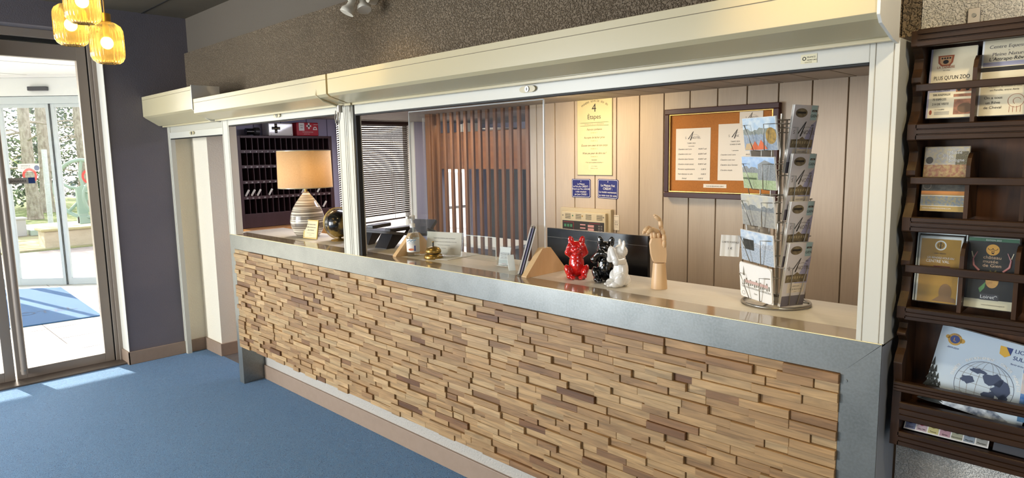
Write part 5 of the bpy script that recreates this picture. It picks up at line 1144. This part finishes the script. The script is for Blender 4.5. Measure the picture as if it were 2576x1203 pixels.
# large calendar in the bottom compartment
def f_lion(g, w, h):
    BL = mat('pale_blue_cover', 'B4C4D0', .4, var=(3, .4, (1, 1, 1), 'C8D0D4')); NV = mat('lion_navy', '2A3C74', .4); G2 = mat('lion_gold', 'B48C3A', .4)
    g.rect(-w / 2, w / 2, 0, h, BL, .0003)
    g.disc(-w / 2 + .034, h - .030, .0155, G2, .0006, 32).disc(-w / 2 + .034, h - .030, .0105, NV, .0008, 28).text('L', -w / 2 + .034, h - .035, .014, G2, z=.001); g.disc(-w / 2 + .018, h - .027, .005, G2, .0006).disc(-w / 2 + .050, h - .030, .006, G2, .0006)
    for i, ch in enumerate('LIONS'): a = math.radians(130 - i * 20); g.text(ch, -w / 2 + .034 + .0118 * math.cos(a), h - .030 + .0118 * math.sin(a), .0048, NV, z=.001, rot=a - PI / 2)
    g.text('2023/2024', -w / 2 + .034, h - .054, .0058, NV, z=.001, shear=.3)
    g.quad([(.022, h - .014, .0006), (.048, h - .014, .0006), (.046, h - .032, .0006), (.036, h - .040, .0006), (.024, h - .034, .0006)], NV).quad([(.022, h - .014, .0008), (.034, h - .014, .0008), (.046, h - .032, .0008), (.036, h - .040, .0008), (.024, h - .034, .0008)], mat('crest_yellow', 'D0A43C', .4))
    g.text('LIONS CLUB', .052, h - .023, .0135, NV, 'LEFT', .001, .95).text('SULLY-GIEN', .052, h - .040, .0135, NV, 'LEFT', .001, .95).text('Servir et travailler pour vous', .050, h - .053, .006, NV, 'LEFT', .001, .9, .2)
    cx, cy, R = .012, h - .125, .062
    EAR = mat('navy_globe_print', '3A4660', .4); g.ring(cx, cy, R - .001, R, EAR, .0006, 48)
    for i in range(1, 6):
        q = R * math.cos(math.asin(-1 + i / 3)); yy = cy - R + i * R / 3; g.rect(cx - q, cx + q, yy - .0004, yy + .0004, INKG, .0006)
    for k in (.25, .55, .8):
        n = 32; vs = []
        for i in range(n + 1): a = 2 * PI * i / n; vs += [(cx + R * k * math.cos(a), cy + R * math.sin(a), .0006), (cx + (R * k - .0008) * math.cos(a), cy + (R - .0006) * math.sin(a), .0006)]
        g.add(vs, [(2 * i, 2 * i + 1, 2 * i + 3, 2 * i + 2) for i in range(n)], INKG)
    rnd = random.Random(3)
    for (bx_, by_, bw, bh) in ((.018, .022, .026, .018), (.034, .004, .020, .024), (-.036, .006, .016, .012), (.012, -.022, .016, .02), (-.02, .034, .02, .008), (.044, -.018, .012, .018)):
        pts = [(cx + bx_ + bw * math.cos(2 * PI * i / 13) * rnd.uniform(.55, 1.1), cy + by_ + bh * math.sin(2 * PI * i / 13) * rnd.uniform(.55, 1.1), .0009) for i in range(13)]; g.quad(pts, EAR)
    st = 'DIABÈTE - ENVIRONNEMENT - CANCER INFANTILE'
    for i, ch in enumerate(st): a = math.radians(172 - i * 164 / len(st)); g.text(ch, cx + (R + .005) * math.cos(a), cy + (R + .005) * math.sin(a), .0092, PAPER2, z=.001, rot=a - PI / 2)
    MT = mat('mountain_print', '4E5A6C', .5, var=(40, 1, (1, 1, 1), 'C8D0D6'))
    g.quad([(-w / 2 + .04, .0, .0011), (-w / 2 + .03, .04, .0011), (-.03, .048, .0011), (.0, .030, .0011), (.03, .034, .0011), (.06, .018, .0011), (.10, .0, .0011)], MT)
    FR = mat('fir_print', '1C211E', .6)
    for i in range(5):
        x0 = -w / 2 + .004 + i * .008; H_ = .115 - i * .020
        for k in range(6): z_ = H_ * (1 - k / 6); g.quad([(x0 - .004 - k * .0022, z_ - H_ / 5, .0013), (x0 + .004 + k * .0022, z_ - H_ / 5, .0013), (x0, z_, .0013)], FR)
brochure(0, .874, .212, .200, 'large pale blue club calendar with a globe, leaning in the bottom compartment', f_lion, 'club_calendar', .22, 3, x=-.300, roll=-.15, y=YF + .050)
def f_blue(g, w, h):
    g.rect(-w / 2, w / 2, 0, h, pmat('blue_sky_cover', '2E5E9E', '7FA0C4', 8), .0003).rect(-w / 2, w / 2, h * .30, h * .52, pmat('cloud_band_cover', 'A8A8B0', 'C4B8AC', 8), .0005).rect(-w / 2, w / 2, 0, h * .2, pmat('deep_blue_cover', '2A4E74', '4C7898', 12), .0006); g.ring(-.055, h - .032, .020, .0215, PAPER2, .0008)
brochure(0, .880, .21, .225, 'blue sky covered magazine right of the pale blue club calendar', f_blue, 'magazine', .2, 3, x=-.098, roll=-.02, y=YF + .044)
cols = [('7E88A8', '3A4A80'), ('C0A8AC', '8A2E44'), ('C8BE84', '8A7A3A'), ('B89098', '7E5A60'), ('A8A890', '5E6250'), ('8A949C', '5A6068'), ('A0A098', '6E6E60')]
t = thing('sticker_strip', 'strip leaflet of small coloured stamps in the lowest slot of the shelf', 'leaflet', M=frame((SX + .024, YF + .030, .816), (1, 0, 0), (0, .9, 1)))
g = G().box(0, .185, 0, .045, -.002, 0, PAPER2)
for i, (a, b) in enumerate(cols):
    g.rect(.003 + i * .026, .026 + i * .026, .003, .040, mat('stamp_%s' % 'abcdefg'[i], a, .5), .0004).disc(.014 + i * .026, .024, .007, mat('stamp_mark_%s' % 'abcdefg'[i], b, .5), .0007, 8); g.text(('SULLY', 'SALON', 'Tennis', 'danse', 'Patrimoine', 'Marché', 'Musique')[i], .0145 + i * .026, .006, .0055, INK, z=.001)
g.build('sheet', t)
t = thing('dark_flyer', 'dark grey flyer with a phone number in the lowest slot, right of the stamps', 'flyer', M=frame((SX + .218, YF + .030, .816), (1, 0, -.03), (0, .9, 1)))
G().box(0, .17, 0, .05, -.003, 0, mat('dark_grey_flyer', '55565A', .3)).text('05 55 26 87 70', .035, .030, .0075, INKW, 'CENTER', .001).build('sheet', t)

# ------------------------------------------------------------------ lamps of the lounge
AMB = bpy.data.materials.new('ribbed_amber_glass'); AMB.use_nodes = True
n = AMB.node_tree.nodes; l = AMB.node_tree.links; n.clear()
o = n.new('ShaderNodeOutputMaterial'); tr = n.new('ShaderNodeBsdfTransparent'); tr.inputs[0].default_value = lin('FBE49A'); gl = n.new('ShaderNodeBsdfGlossy'); gl.inputs['Roughness'].default_value = .08
tl = n.new('ShaderNodeBsdfTranslucent'); tl.inputs[0].default_value = lin('F2D488'); lw = n.new('ShaderNodeLayerWeight'); lw.inputs[0].default_value = .35
m1 = n.new('ShaderNodeMixShader'); m1.inputs[0].default_value = .28; l.new(tr.outputs[0], m1.inputs[1]); l.new(tl.outputs[0], m1.inputs[2])
m2 = n.new('ShaderNodeMixShader'); l.new(lw.outputs['Fresnel'], m2.inputs[0]); l.new(m1.outputs[0], m2.inputs[1]); l.new(gl.outputs[0], m2.inputs[2]); l.new(m2.outputs[0], o.inputs[0])
def pendant(x, y, z, lab, first=None):
    t = thing('pendant_lamp', lab, 'pendant lamp', (x, y, z), group='ribbed amber glass pendants')
    pr = [(.026, .098), (.040, .094), (.058, .080), (.066, .062), (.068, .04), (.068, -.04), (.066, -.058), (.058, -.074), (.046, -.084), (.040, -.086)]
    G().lathe(pr, AMB, 108, ripple=.03, k=27, caps=False).build('glass_shade', t)
    G().cyl((0, 0, .092), .024, .042, GOLD, 28).build('lamp_holder', t)
    G().tube([(0, 0, .13), (0.002, 0, .3), (0, 0, 2.66 - z)], .003, mat('beige_flex', 'B89A60', .5), 8).build('cord', t)
    G().ell((0, 0, .006), (.026, .026, .028), emis('warm_lit_bulb', 'FFD890', 14), 28).cyl((0, 0, .028), .012, .065, mat('bulb_cap', 'D8C088', .4), 16).build('bulb', t)
    light('pendant_light', 'POINT', (x, y, z + .012), 2.6, (1, .74, .30), .03)
pendant(-3.471, -.922, 2.086, 'ribbed amber pendant lamp hanging lowest and farthest right of the three')
pendant(-3.600, -1.028, 2.171, 'ribbed amber pendant lamp farthest left of the three, partly behind another')
pendant(-3.330, -1.040, 2.228, 'ribbed amber pendant lamp hanging highest, cut by the top of the photo')
t = thing('ceiling_spot_fixture', 'white twin headed spot fixture on the dark wall above the shutters', 'spot light', (-2.93, .168, 2.36)); SPW = mat('white_spot_enamel', 'E6E0D0', .35)
G().cyl((0, 0, 0), .035, -.05, SPW, 24, 'y').build('mount', t)
for i, (ox, oy, oz, ax, ay) in enumerate(((.012, -.165, -.078, -38, 10), (.045, -.10, -.06, -12, -25))):
    h = G().tube([(0, -.04, 0), (ox * .6, oy * .7, oz * .1 + .01), (ox, oy, oz + .045)], .009, SPW, 10).build('arm', t)
    g = G(); g.T = Matrix.Translation((ox, oy, oz)) @ RX(ax * .6, 'X') @ RX(ay, 'Y'); g.lathe([(.034, -.025), (.036, -.022), (.033, -.004), (.019, .012), (.016, .03), (.016, .058), (.010, .062)], SPW, 28).lathe([(.001, -.016), (.032, -.021)], PAPER2, 24); g.build('spot_head', t)
